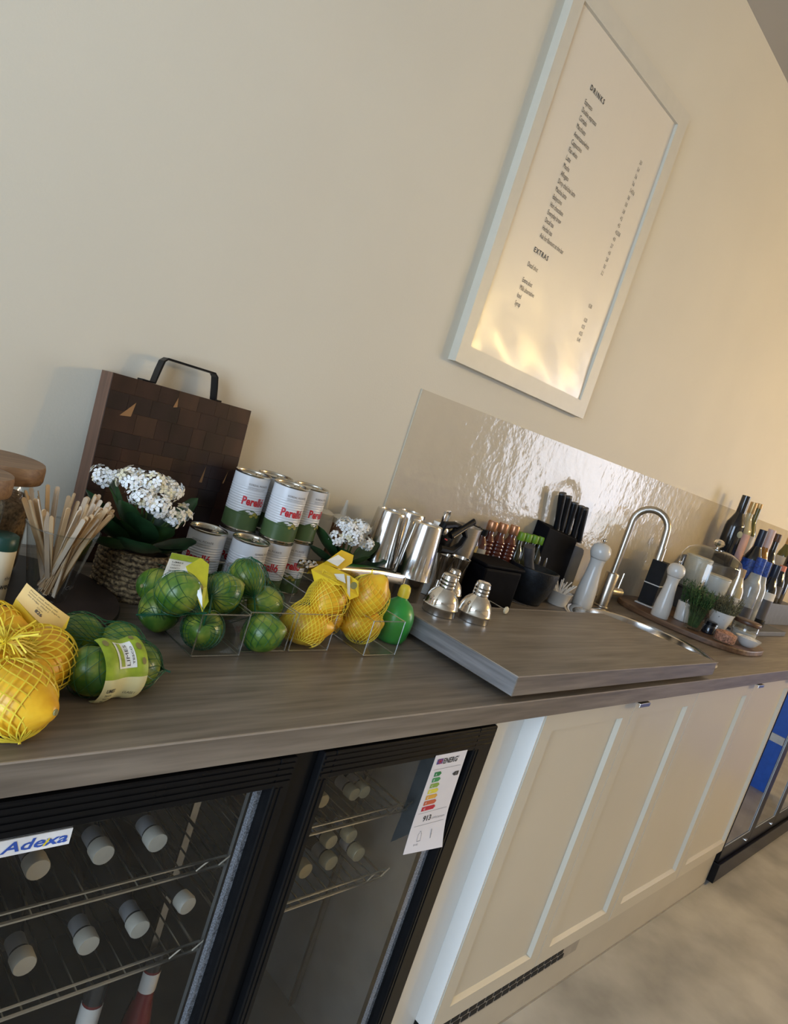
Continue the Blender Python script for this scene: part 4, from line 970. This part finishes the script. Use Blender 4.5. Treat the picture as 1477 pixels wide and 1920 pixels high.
# ------------------------------------------------------------------ bar tools
def cup_prof(r0, r1, h): return [(r0*.9,0),(r0,.002),(r1,h),(r1+.001,h),(r1+.001,h-.002),(r1-.001,h-.002)]
def shaker(loc, label, h, rb, rt, upper):
    t = thing('cocktail_shaker', label, 'shaker', loc)
    hl = h*.48
    MB().lathe([(rb*.92,0),(rb,.002),(rb*1.10,hl*.9)], 40).build('lower_tin', 'steel', t, smooth=50)
    MB().lathe([(rt+.0006,hl*.78),(rt+.0014,hl*.79),(rt,hl*.83),(rt*.985,hl),(rb*1.12,h-.004),(rb*1.08,h),(rb*.8,h+.0005),(rb*.78,h-.002),(.002,h-.002)], 40).build('upper_tin', 'steel', t, smooth=40)
    return t
s2 = P(790,1128,z=ZC)
shaker((1.200,1.035,ZC), 'front steel cocktail shaker standing at the corner of the sink cover', .203, .0315, .0435, True)
shaker((1.158,1.116,ZC), 'steel cocktail shaker between the plant and the front shaker', .203, .0315, .0435, True)
shaker((1.256,1.145,ZC), 'steel cocktail shaker standing behind the other two', .203, .0315, .0435, True)
def cobbler(u, v, label, s_=1.0):
    p = P(u, v, z=ZB); t = thing('shaker_top', label, 'shaker top', p); t.scale = (s_,)*3
    MB().lathe([(.030,0),(.0335,.001),(.0335,.013),(.0345,.0145)], 40).build('collar', 'steel', t)
    MB().lathe([(.0345,.0145),(.0365,.017),(.0345,.020),(.033,.028),(.028,.040),(.021,.0485),(.0165,.052),(.015,.055)], 40, cap=False).build('dome', 'chrome', t, smooth=60)
    MB().lathe([(.0165,.0545),(.0168,.058),(.0158,.060),(.0165,.062),(.0165,.066),(.0155,.0675),(.0163,.069),(.0163,.073),(.0153,.0745),(.015,.079),(.0125,.0815),(.002,.082)], 32).build('cap', 'steel', t, smooth=40)
    return t
cobbler(821,1149,'polished steel cobbler shaker top next to the front shaker',1.06)
cobbler(884,1162,'polished steel cobbler shaker top beside the bar spoon',1.06)
cobbler(838,1120,'polished steel cobbler shaker top half hidden behind the other two',.85)
# jiggers
def jigger(u, v, label, y):
    p = P(u, v, y=y); t = thing('jigger', label, 'jigger', (p.x, y, ZC)); h = p.z-ZC
    MB().lathe([(.020,0),(.021,.001),(.0085,h*.45),(.008,h*.47)], 28).build('small_cup', 'steel', t, smooth=50)
    MB().lathe([(.008,h*.47),(.0085,h*.49),(.0245,h),(.0235,h),(.008,h*.53),(.001,h*.53)], 28, cap=False).build('large_cup', 'steel', t, smooth=50)
jigger(838,1040,'steel double jigger close behind the front shaker',1.08); jigger(866,1046,'steel double jigger beside the black container',1.06)
# bar spoon with knob
bsn = thing('bar_spoon', 'thin steel bar spoon with pale knob lying on the sink cover', 'spoon', (0,0,0))
k0 = P(946,1143,z=ZB+.010); k1 = P(900,1118,z=ZB+.012)
MB().tube([k0, k0.lerp(k1,.5)+Vector((0,0,.001)), k1], .0013, 6).build('handle', 'steel', bsn)
mat('bone_knob', (.72,.66,.48), .35)
kd = (k0-k1).normalized()
MB().lathe([(.0015,0),(.008,.0015),(.0095,.004),(.008,.0065),(.002,.0075)], 18, Matrix.Translation(k0)@kd.to_track_quat('Z','Y').to_matrix().to_4x4()).build('knob', 'bone_knob', bsn)
# long thin stirring rod in front of the mortar
rod = MB().tube([P(925,1118,z=ZC+.003), P(990,1136,z=ZC+.003)], .002, 6).build('stirring_rod', 'steel'); tag(rod, 'thin steel rod lying on the worktop before the mortar', 'rod')
# steel measuring jug / grater group
gp = P(838,972,y=1.16)
g = thing('box_grater', 'steel box grater with wire handle behind the shakers', 'grater', (gp.x,1.165,ZC), .5)
hg = gp.z-ZC
MB().add([(-.045,-.03,0),(.045,-.03,0),(.045,.03,0),(-.045,.03,0),(-.03,-.022,hg-.012),(.03,-.022,hg-.012),(.03,.022,hg-.012),(-.03,.022,hg-.012)], [(0,1,5,4),(1,2,6,5),(2,3,7,6),(3,0,4,7),(4,5,6,7),(3,2,1,0)]).build('body', 'steel_brushed', g, smooth=0, bevel=.002)
q = MB()
for i in range(6):
    for j in range(5): q.ball(.0026,.0012,.0026,6,5,T(-.022+j*.011,-.0265-(0 if True else 0)+.00,.03+i*.016))
o = q.build('teeth', 'steel', g); o['kind'] = 'stuff'
MB().tube([(-.028,0,hg-.014),(-.034,0,hg+.006),(-.028,0,hg+.016),(.028,0,hg+.016),(.034,0,hg+.006),(.028,0,hg-.014)], .0035, 8).build('handle', 'steel', g)
# can opener standing in the tool cup
tcp = P(872,1000,y=1.14)
tc_ = thing('tool_cup', 'tall steel cup holding the black can opener', 'cup', (tcp.x,1.14,ZC))
MB().lathe(cup_prof(.032,.040,tcp.z-ZC+.022)+[(.031,.004),(.001,.003)], 36).build('wall', 'steel_brushed', tc_, smooth=50)
co = thing('can_opener', 'black-handled can opener with steel wheel leaning out of the tool cup', 'can opener', (0,0,0))
a_, b_ = P(845,1005,y=1.09), P(889,978,y=1.09)
MB().tube([a_, a_.lerp(b_,.5), b_], [.009,.008,.009], 10, flat=.7).build('crank_handle', 'black_satin', co)
MB().tube([P(850,1008,y=1.087),P(885,984,y=1.087)], .0028, 8).build('crank_bar', 'steel', co)
pts = [P(u,v,y=1.10) for u,v in ((822,1028),(845,1033),(862,1022),(872,1006),(868,990),(850,984),(832,985),(824,1000))]
MB().tube(pts, [.012,.010,.008,.0075,.0075,.009,.012,.013], 10).build('grip', 'black_satin', co)
b = MB().ball(.030,.012,.034,14,10,Matrix.Translation(P(836,1004,y=1.105))); b.build('head', 'black_satin', co)
MB().lathe([(.0085,0),(.0085,.006),(.004,.008),(.001,.008)], 18, Matrix.Translation(P(833,996,y=1.094))@Matrix.Rotation(PI/2,4,'X')).build('wheel', 'steel', co)
MB().add([P(834,1009,y=1.088),P(839,1012,y=1.088),P(838,1014,y=1.088),P(833,1011,y=1.088)], [(0,1,2,3)]).build('red_mark', 'tin_red', co, smooth=0)

# ------------------------------------------------------------------ black container, mortar, syrups
bx = thing('black_container', 'black plastic container between the jiggers and the mortar', 'container', (1.60,1.115,ZC), -.12)
MB().box(-.075,.075,-.055,.055,0,.108).build('body', 'black_matte', bx, smooth=0, bevel=.008)
MB().box(-.080,.080,-.059,.059,.1085,.119).build('lid', 'black_matte', bx, smooth=0, bevel=.005)
mat('mortar_stone', (.008,.010,.013), .42, var=.25, scale=60, bump=.3, bscale=200)
mo = P(1000,1061,z=ZC+.112); MOR = thing('mortar', 'black stone mortar bowl standing before the green-capped bottles', 'mortar', (mo.x,mo.y-.01,ZC))
MB().lathe([(.040,0),(.046,.002),(.048,.010),(.058,.028),(.071,.066),(.0755,.100),(.0755,.110),(.071,.112),(.066,.108),(.058,.066),(.04,.03),(.001,.024)], 44).build('bowl', 'mortar_stone', MOR, smooth=60)
pe = thing('pestle', 'dark grey stone pestle standing in the mortar', 'pestle', (0,0,0)); mat('pestle_stone', (.05,.046,.045), .6, var=.2)
MB().tube([Vector((mo.x,mo.y-.01,ZC+.03)), P(993,1075,y=mo.y-.02), P(991,1050,y=mo.y-.02), P(993,1024,y=mo.y-.02)], [.018,.015,.014,.0165], 18).build('shaft', 'pestle_stone', pe, smooth=60)

mat('syrup_red', (.10,.022,.012), .12, var=.1, coat=.5); mat('cap_copper', (.42,.20,.10), .3, metal=.7); mat('cap_green', (.16,.30,.02), .4); mat('oil_dark', (.03,.028,.012), .12, coat=.5); mat('label_yellow_dark', (.48,.36,.10), .5); mat('label_grey', (.42,.41,.38), .5)
def ribbed(u, v, y, label, k):
    p = P(u, v, y=y); t = thing('syrup_bottle', label, 'bottle', (p.x,y,ZC), group='ribbed syrup bottles'); h = p.z-ZC
    pr = [(.018,0),(.021,.003)]
    zz_ = .006
    while zz_ < h-.062: pr += [(.0195,zz_),(.0215,zz_+.003),(.0215,zz_+.007),(.0195,zz_+.010)]; zz_ += .011
    pr += [(.0205,h-.06),(.016,h-.048),(.0115,h-.040),(.011,h-.028)]
    MB().lathe(pr, 26).build('glass', 'syrup_red', t, smooth=40)
    MB().lathe([(.0145,h-.030),(.0155,h-.028),(.0155,h-.004),(.0135,h),(.001,h)], 22).build('cap', 'cap_copper', t, smooth=40)
for k, (u, lb) in enumerate(((926,'copper-capped ribbed red syrup bottle next to the yellow-labelled bottle'),(946,'copper-capped ribbed red syrup bottle in the middle of its row'),(967,'copper-capped ribbed red syrup bottle next to the green-capped ones'))): ribbed(u, 977+k*4, 1.205, lb, k)
for k in range(5):
    p = P(980+k*12.4, 998+k*2.9, y=1.205); h = p.z-ZC
    t = thing('oil_bottle', 'dark bottle with bright green cap behind the pestle', 'bottle', (p.x,1.205,ZC), group='green-capped bottles by the knife block')
    MB().lathe([(.018,0),(.0195,.003),(.0195,h-.075),(.016,h-.055),(.0085,h-.04),(.008,h-.022)], 22).build('glass', 'oil_dark', t, smooth=40)
    MB().lathe([(.0115,h-.026),(.0125,h-.024),(.0125,h-.003),(.011,h),(.001,h)], 18).build('cap', 'cap_green', t, smooth=40)
for u, v, lm, lb in ((893,985,'label_yellow_dark','amber bottle with yellow label and black neck behind the container'),(908,992,'label_grey','bottle with plain grey label beside the syrup row')):
    p = P(u, v, y=1.20); h = p.z-ZC; t = thing('spirit_bottle', lb, 'bottle', (p.x,1.20,ZC))
    MB().lathe([(.022,0),(.024,.003),(.024,h-.05),(.020,h-.035),(.011,h-.022),(.011,h-.012)], 24).build('glass', 'syrup_red', t, smooth=40)
    MB().lathe([(.0245,h*.35),(.0245,h-.055)], 24, cap=False).build('label', lm, t)
    MB().lathe([(.0135,h-.018),(.0135,h),(.001,h)], 18).build('cap', 'black_satin', t, smooth=40)

# ------------------------------------------------------------------ knife block
kb = thing('knife_block', 'black knife block with a grey rounded side against the splash panel', 'knife block', (0,0,0))
yb0, yb1 = 1.188, 1.243
tl, tr_ = P(1031,990,y=yb0), P(1083,1012,y=yb0)
b = MB().add([(tl.x,yb0,ZC),(tr_.x,yb0,ZC),(tr_.x,yb1,ZC),(tl.x,yb1,ZC),(tl.x,yb0,tl.z),(tr_.x,yb0,tr_.z),(tr_.x,yb1,tr_.z+.012),(tl.x,yb1,tl.z+.012)], [(0,3,2,1),(4,5,6,7),(0,1,5,4),(1,2,6,5),(2,3,7,6),(3,0,4,7)])
b.build('body', 'black_matte', kb, smooth=0, bevel=.003)
mat('grey_plastic', (.045,.047,.052), .5)
sg = P(1099,1030,y=yb0); pol = [(tr_.x+.0005,ZC),(sg.x,ZC),(sg.x,sg.z-.02),(sg.x-.006,sg.z-.006),(sg.x-.02,sg.z),(tr_.x+.0005,sg.z+.004)]
b = MB().prism(pol, 0, .045, Matrix(((1,0,0,0),(0,0,1,yb0+.004),(0,1,0,0),(0,0,0,1)))); b.build('side_cheek', 'grey_plastic', kb, smooth=0)
KN = [((1055,925),(1044,985)),((1066,931),(1052,990)),((1078,943),(1063,996)),((1090,949),(1075,1003)),((1097,953),(1086,1008))]
for k, (tp, bt) in enumerate(KN):
    yk = 1.212+.008*(k % 2)
    a_, b_ = P(*bt, y=yk), P(*tp, y=yk); d = b_-a_; b_ = a_+d*1.0; a_ = a_-d*.10
    kt = thing('kitchen_knife', 'black-handled kitchen knife in the block, %s' % ('tallest, next to the syrup side','second from the green-capped bottles','middle one of the row','fourth from the green-capped bottles','last, next to the grey side cheek')[k], 'knife', (0,0,0), group='knives in the block')
    MB().tube([a_, a_.lerp(b_,.25), a_.lerp(b_,.6), a_.lerp(b_,.9), b_], [.013,.0115,.0135,.0150,.0135], 12, flat=.8).build('handle', 'black_satin', kt, smooth=60)
    MB().tube([b_-d*.03, b_+d*.015], [.0148,.0138], 12, flat=.8).build('end_cap', 'grey_plastic', kt)
    MB().tube([a_-d*.06, a_+d*.22], [.006,.004], 8, flat=2.0).build('bolster', 'steel', kt)

# white stick tub
tubp = P(1048,1126,z=ZC); tb_ = thing('stick_tub', 'clear white tub of paper straws next to the mortar', 'tub', (2.02,1.118,ZC))
mat('tub_plastic', (.62,.58,.52), .4, var=.02); mat('straw_white', (.70,.66,.60), .5)
MB().lathe([(.026,0),(.030,.001),(.040,.045),(.0415,.046),(.0405,.047),(.029,.004),(.001,.003)], 30).build('wall', 'tub_plastic', tb_, smooth=50)
for k in range(16):
    a = random.uniform(-.6,2.4); b0 = Vector((random.uniform(-.015,.005),random.uniform(-.015,.015),.006)); tpv = Vector((.036*math.cos(a)+.012,.032*math.sin(a),.055+random.uniform(0,.02)))
    o = MB().tube([b0, b0+(tpv-b0)*random.uniform(1.0,1.2)], .0022, 6).build('paper_straw', 'straw_white', loc=tb_.location); tag(o, 'white paper straw sticking out of the pale tub', 'straw', 'straws in the tub')

# ------------------------------------------------------------------ pepper mills, tap
mat('mill_white', (.60,.585,.55), .28, var=.01, coat=.3)
def mill(base, h, label):
    t = thing('pepper_mill', label, 'pepper mill', base); s_ = h/.225; w_ = 1.12
    MB().lathe([(r*s_*w_,z*s_) for r,z in ((.027,0),(.0285,.003),(.0285,.02),(.0265,.06),(.022,.10),(.0195,.13),(.020,.15),(.0225,.1585))], 40).build('body', 'mill_white', t, smooth=60)
    MB().lathe([(r*s_*w_,z*s_) for r,z in ((.0215,.1588),(.0245,.163),(.0285,.176),(.0285,.187),(.025,.199),(.017,.207),(.008,.210),(.001,.210))], 40).build('head', 'mill_white', t, smooth=60)
    MB().lathe([(r*s_,z*s_) for r,z in ((.003,.209),(.003,.213),(.006,.2155),(.006,.221),(.003,.225),(.001,.225))], 18).build('finial', 'steel', t, smooth=60)
mill(P(1089,1136,z=ZC), .243, 'tall white pepper mill standing on the worktop between straws and tap')
tpb = P(1137,1138,z=ZC)
tap = thing('tap', 'brushed steel gooseneck tap at the back of the sink', 'tap', (2.345,1.128,ZC))
lt = Vector((2.345,1.128,ZC))
MB().lathe([(.026,0),(.027,.002),(.0255,.006),(.0235,.0075),(.0235,.125),(.0215,.129),(.0125,.131)], 36).build('body', 'steel_brushed', tap, smooth=50)
yk = 1.128
arc = [(0,0,.12),(0,0,.20),(0,0,.325)]
ap = P(1222,958,y=1.06)
ctr = Vector((.03,-.085,.262)); rad = .060
dirv = Vector((.0,-1,0))
for k in range(1, 13):
    a = PI*k/12*1.02; arc.append((0+.25*rad*(1-math.cos(a)), -rad*.97*(1-math.cos(a)), .325+rad*math.sin(a)))
e_ = Vector(arc[-1]); arc += [tuple(e_+Vector((.001,-.002,-.03))), tuple(e_+Vector((.002,-.003,-.06)))]
MB().tube(arc, .0125, 16).build('spout', 'steel_brushed', tap, smooth=60)
MB().tube([tuple(e_+Vector((.002,-.003,-.05))), tuple(e_+Vector((.003,-.004,-.095)))], .0155, 16).build('spray_head', 'steel_brushed', tap, smooth=60)
MB().tube([(.018,-.004,.062),(.072,-.016,.062)], .0165, 18).build('lever_hub', 'steel_brushed', tap, smooth=50)
MB().tube([(.055,-.012,.07),(.060,-.012,.135)], [.004,.003], 10).build('lever', 'steel', tap)

# ------------------------------------------------------------------ wooden serving board with pots, far end
wood('olive_wood', [(.075,.036,.020),(.125,.066,.036),(.20,.115,.065)], 'y', 1.2, .45, .2)
BZ = ZC+.020
pts = []
for k in range(64):
    a = 2*PI*k/64; c, s_ = math.cos(a), math.sin(a); e = 2/2.6
    pts.append((2.755+.240*math.copysign(abs(c)**e, c), .968+.262*math.copysign(abs(s_)**e, s_)))
sb = MB().prism(pts, ZC+.0002, BZ).build('serving_board', 'olive_wood', smooth=0, bevel=.004); tag(sb, 'rounded dark wooden serving board carrying pots, herbs and the cloche stand', 'board')
def Z7(x, y): return (1100+x/3.918, 900+y/3.918)
def onb(x, y, z=BZ): return P(*Z7(x, y), z=z)
# black napkin bundles with a white band
mat('cloth_black', (.006,.0065,.008), .8, var=.2, bump=.3, bscale=200); mat('band_pale', (.62,.60,.56), .6)
mat('saucer_white', (.66,.64,.60), .3)
cw = onb(430, 912); cad = thing('napkin_caddy', 'black cutlery caddy with a thin white band on the serving board', 'caddy', (cw.x,cw.y-.005,BZ), .15)
for i, (dx, hh) in enumerate(((0,.182),(.088,.172))):
    q = MB().box(dx-.038,dx+.038,-.03,.03,.006,hh).build('black_box', 'cloth_black', cad, smooth=0, bevel=.004)
    MB().box(dx-.0388,dx+.0388,-.0308,.0308,.086,.090).build('white_band', 'band_pale', q, smooth=0)
MB().box(-.048,.135,-.036,.036,0,.005).build('base', 'saucer_white', cad, smooth=0, bevel=.002)
m2p = onb(528, 1003); mill(m2p, .222, 'white pepper mill standing on the wooden serving board')
# herbs
mat('ceramic_white', (.66,.65,.62), .25, var=.01, coat=.3); mat('dill_green', (.035,.085,.022), .6, var=.3, scale=80); mat('dill_light', (.075,.13,.035), .6, var=.3, scale=80); mat('thyme_green', (.15,.14,.07), .7, var=.3, scale=80)
def herb_bunch(parent, n, h, spread, m_, name, fine=7, lean=(0,0)):
    b = MB()
    for k in range(n):
        a = random.uniform(0,2*PI); rr = spread*math.sqrt(random.random()); top = Vector((rr*math.cos(a)+lean[0], rr*math.sin(a)+lean[1], h*random.uniform(.7,1.1)))
        bot = Vector((rr*.35*math.cos(a), rr*.35*math.sin(a), .01)); mid = bot.lerp(top,.6)+Vector((0,0,h*.08))
        b.tube([bot, mid, top], .0007, 3, cap=False)
        for f_ in range(fine):
            t_ = .45+.55*f_/fine; p = bot.lerp(mid, t_/.6) if t_ < .6 else mid.lerp(top,(t_-.6)/.4)
            for g in range(3):
                d = Vector((random.uniform(-1,1),random.uniform(-1,1),random.uniform(-.3,.8))).normalized()*random.uniform(.006,.013)
                sd = d.cross(Vector((0,0,1))).normalized()*.0011
                b.add([p-sd, p+sd, p+d*.6+sd*1.6, p+d, p+d*.6-sd*1.6], [(0,1,2,3,4)])
    o = b.build(name, m_, parent, smooth=0); o['kind'] = 'stuff'
hp = onb(765, 1093); t = thing('herb_glass', 'tapered glass full of feathery green dill', 'herb pot', hp)
MB().lathe([(.002,.002),(.029,.001),(.031,.004),(.051,.092),(.0515,.093)], 32, cap=False).build('glass', 'jar_glass', t, smooth=60)
herb_bunch(t, 110, .135, .046, 'dill_green', 'dill', 9); herb_bunch(t, 45, .15, .055, 'dill_light', 'dill_tip', 9, lean=(-.012,0))
wp = onb(700, 1040); t = thing('herb_pot', 'white cup with dark green herbs between mill and dill glass', 'herb pot', (wp.x+.012,wp.y+.01,BZ))
MB().lathe([(.026,0),(.029,.002),(.034,.072),(.033,.073),(.028,.006),(.001,.005)], 30).build('cup', 'ceramic_white', t, smooth=50)
herb_bunch(t, 60, .15, .045, 'dill_green', 'herb')
tp_ = P(*Z7(985,1055), y=.87); t = thing('thyme_pot', 'conical white pot of dry thyme in front of the pale bottle', 'herb pot', (2.765,.872,BZ))
MB().lathe([(.024,0),(.026,.002),(.046,.082),(.0445,.083),(.025,.006),(.001,.005)], 32).build('pot', 'ceramic_white', t, smooth=50)
herb_bunch(t, 130, .14, .062, 'thyme_green', 'thyme')
mat('dark_glass', (.012,.014,.02), .12, coat=.5); mat('pink_salt', (.55,.27,.18), .6, var=.35, scale=160, bump=.6, bscale=200)
dj = onb(882, 1125); t = thing('small_jar', 'small dark glass jar between dill and pink salt', 'jar', dj)
MB().lathe([(.020,0),(.024,.003),(.025,.026),(.021,.032),(.021,.036)], 26).build('glass', 'dark_glass', t, smooth=50)
MB().lathe([(.0225,.0335),(.0225,.044),(.021,.0455),(.001,.0455)], 26).build('lid', 'black_satin', t)
ps = onb(1000, 1190); t = thing('salt_jar', 'glass dish of pink salt crystals at the front of the serving board', 'jar', ps)
MB().lathe([(.002,.001),(.034,.001),(.037,.004),(.039,.044),(.0395,.045)], 32, cap=False).build('glass', 'jar_glass', t, smooth=50)
MB().lathe([(.032,.003),(.0355,.006),(.037,.034),(.02,.040),(.001,.041)], 28).build('salt', 'pink_salt', t, smooth=60)
bw = onb(1165, 1222); t = thing('salt_bowl', 'white ceramic pinch bowl of coarse salt at the serving board edge', 'bowl', bw)
MB().lathe([(.016,0),(.020,.001),(.032,.012),(.043,.030),(.0445,.0325),(.0425,.032),(.030,.015),(.001,.008)], 36).build('bowl', 'ceramic_white', t, smooth=60)
mat('salt_white', (.72,.69,.64), .7, var=.1, scale=200, bump=.6, bscale=250)
b = MB().lathe([(.036,.022),(.030,.030),(.016,.037),(.001,.039)], 24, cap=False); b.build('salt', 'salt_white', t, smooth=60)
wj = onb(1140, 1150); t = thing('lidded_jar', 'low glass jar with dark wooden lid behind the salt bowl', 'jar', (2.90,.815,BZ))
MB().lathe([(.002,.001),(.043,.001),(.046,.004),(.046,.058),(.044,.060)], 34, cap=False).build('glass', 'jar_glass', t, smooth=50)
MB().lathe([(.041,.003),(.043,.006),(.043,.032),(.001,.034)], 30).build('contents', 'saucer_white', t, smooth=50)
wood('lid_dark', [(.05,.024,.014),(.085,.042,.024),(.12,.062,.035)], 'x', 3, .4, .1)
MB().lathe([(.047,.0605),(.049,.063),(.049,.074),(.047,.076),(.001,.076)], 36).build('lid', 'lid_dark', t, smooth=50)
# tiered stand with cloche
mat('slate', (.028,.028,.032), .6, var=.2, bump=.2)
st = thing('cloche_stand', 'dark slate cake stand raised above the herbs', 'stand', (2.93,1.03,BZ))
SH = .112
MB().lathe([(.055,0),(.056,.004),(.030,.008),(.014,.02),(.012,SH-.02),(.03,SH-.008)], 30).build('pedestal', 'slate', st, smooth=50)
MB().lathe([(.127,SH-.008),(.130,SH-.006),(.130,SH),(.127,SH+.002),(.001,SH+.002)], 56).build('plate', 'slate', st, smooth=50)
PZ = BZ+SH+.0022
cl = thing('glass_cloche', 'clear glass dome with a crystal knob over two white pots', 'cloche', (2.93,1.03,PZ))
MB().lathe([(.119,.001),(.120,.10),(.117,.128),(.104,.152),(.080,.168),(.05,.177),(.014,.180),(.001,.180)], 56, cap=False).build('dome', 'jar_glass', cl, smooth=70)
MB().tube([(.1195*math.cos(2*PI*k/48),.1195*math.sin(2*PI*k/48),.0018) for k in range(49)], .0016, 6, cap=False).build('rim', 'bin_edge', cl)
b = MB().lathe([(.006,.1795),(.007,.185),(.018,.192),(.022,.202),(.016,.213),(.006,.217),(.001,.217)], 10); b.build('knob', 'chrome', cl, smooth=0)
mat('cream_pot', (.60,.54,.43), .35)
for dx, dy, r_, h_, m_, lb in ((-.052,.03,.050,.118,'cream_pot','tall cream pot with a lid under the glass dome'),(.045,-.025,.054,.066,'ceramic_white','white ramekin under the glass dome')):
    t = thing('covered_pot', lb, 'pot', (2.93+dx,1.03+dy,PZ))
    MB().lathe([(r_*.88,0),(r_*.92,.002),(r_,h_),(r_*1.04,h_),(r_*1.04,h_+.004),(r_*.95,h_+.005)], 34).build('pot', m_, t, smooth=45)
    MB().lathe([(r_*1.02,h_+.0052),(r_*1.02,h_+.010),(r_*.9,h_+.012),(.001,h_+.012)], 34).build('lid', 'cream_pot', t, smooth=45)

# ------------------------------------------------------------------ bottles on a stepped riser
rs = thing('bottle_riser', 'dark grey three-step bottle riser behind the serving board', 'riser', (0,0,0)); mat('riser_grey', (.085,.09,.105), .55)
STEP = [(3.06,3.74,.880,1.020,.022),(3.24,4.35,1.022,1.110,.115),(3.16,4.35,1.112,1.240,.235)]
for x0, x1, y0, y1, h_ in STEP: MB().box(x0,x1,y0,y1,ZC+.0002,ZC+h_).build('step', 'riser_grey', rs, smooth=0, bevel=.003)
mat('bottle_black', (.010,.011,.013), .10, coat=.6, var=.1); mat('bottle_amber', (.30,.13,.02), .10, coat=.5); mat('bottle_olive', (.10,.095,.02), .10, coat=.5); mat('gin_clear', (.42,.42,.40), .08, coat=.5, var=.1); mat('wine_pale', (.46,.38,.22), .12, coat=.4)
mat('rose_label', (.62,.38,.33), .5); mat('capsule_gold', (.50,.33,.14), .35, metal=.6); mat('capsule_pink', (.62,.45,.40), .4); mat('capsule_coral', (.62,.20,.12), .4); mat('label_blue', (.02,.06,.28), .4, var=.3, scale=120); mat('capsule_navy', (.012,.018,.035), .3); mat('cork', (.42,.28,.14), .7); mat('label_charcoal', (.07,.065,.068), .5); mat('emblem', (.25,.28,.22), .5); mat('clear_spirit', (.30,.31,.30), .1, coat=.6, var=.12)
def bottle(top, y, z0, R_, glass, label, cap=('black_satin',.045), labels=(), neck=.014, shoulder=.62, emblem=False, group=None):
    p = P(*Z7(*top), y=y); h = p.z-z0
    t = thing('liqueur_bottle', label, 'bottle', (p.x,y,z0), group=group)
    zs = h*shoulder
    MB().lathe([(R_*.9,0),(R_,.004),(R_,zs-.02),(R_*.94,zs),(R_*.7,zs+.022),(neck*1.25,zs+.045),(neck,zs+.06),(neck*.95,h-.006),(neck,h-.004)], 30).build('glass', glass, t, smooth=50)
    cm, ch = cap
    MB().lathe([(neck*1.12,h-ch),(neck*1.15,h-ch+.001),(neck*1.1,h-.001),(neck*.9,h),(.001,h)], 24).build('capsule', cm, t, smooth=50)
    for z_0, z_1, lm in labels:
        MB().lathe([(R_+.0006,z_0*h),(R_+.0006,z_1*h)], 30, cap=False).build('label', lm, t)
    if emblem:
        a = -2.0; c = Vector((math.cos(a),math.sin(a),0))
        MB().lathe([(.016,0),(.016,.002),(.013,.003),(.001,.0032)], 20, Matrix.Translation(c*(R_-.0008)+Vector((0,0,zs-.045)))@c.to_track_quat('Z','Y').to_matrix().to_4x4()).build('emblem', 'emblem', t)
    return t
z1_, z2_, z3_ = ZC+.0222, ZC+.1152, ZC+.2352
bottle((1175,116), 1.165, z3_, .043, 'bottle_black', 'big black liqueur bottle with a round emblem on the top step', ('bottle_black',.11), (), .017, .60, True)
bottle((1232,165), 1.160, z3_, .036, 'wine_pale', 'gold-capped bottle with rose label next to the big black bottle', ('capsule_gold',.055), ((.12,.52,'rose_label'),), .0145, .58)
bottle((1275,175), 1.200, z3_, .034, 'bottle_olive', 'olive glass bottle with black neck band at the back of the top step', ('capsule_gold',.025), ((.2,.5,'label_white'),), .013, .55)
bottle((1302,368), 1.065, z2_, .041, 'bottle_black', 'black bottle with navy capsule and blue label on the middle step', ('capsule_navy',.10), ((.28,.56,'label_blue'),), .0165, .60)
bottle((1365,365), 1.065, z2_, .036, 'bottle_amber', 'amber bottle with pink capsule on the middle step', ('capsule_pink',.09), ((.2,.5,'label_white'),), .016, .55)
bottle((1412,398), 1.068, z2_, .034, 'bottle_black', 'dark slim bottle with brown top and white neck band on the middle step', ('lid_dark',.04), ((.2,.5,'label_charcoal'),), .0135, .58)
bottle((1150,655), .965, z1_, .034, 'wine_pale', 'pale yellow bottle with cork stopper on the lowest step', ('cork',.035), ((.15,.5,'label_white'),), .013, .62)
bottle((1290,575), .962, z1_, .040, 'clear_spirit', 'clear spirit bottle with blue checked neck label on the lowest step', ('label_blue',.075), ((.05,.28,'label_charcoal'),), .0185, .60)
bottle((1333,600), .980, z1_, .036, 'clear_spirit', 'second clear bottle tucked behind the blue-necked one', ('label_blue',.07), (), .0165, .58)
bottle((1402,625), .960, z1_, .038, 'bottle_black', 'dark bottle with white-topped charcoal label at the riser end', ('capsule_navy',.075), ((.44,.56,'label_white'),(.12,.44,'label_charcoal')), .0165, .62)
bottle((1445,630), 1.065, z2_, .036, 'bottle_black', 'black wine bottle with coral capsule on the middle step', ('capsule_coral',.08), ((.15,.45,'label_charcoal'),), .016, .58)
bottle((1500,560), 1.065, z2_, .040, 'bottle_black', 'black wide-shouldered bottle after the coral-capped one', ('bottle_black',.08), (), .017, .60)
bottle((1500,420), 1.17, z3_, .036, 'bottle_olive', 'olive wine bottle standing alone on the far top step', ('capsule_gold',.05), ((.2,.5,'label_white'),), .014, .58)
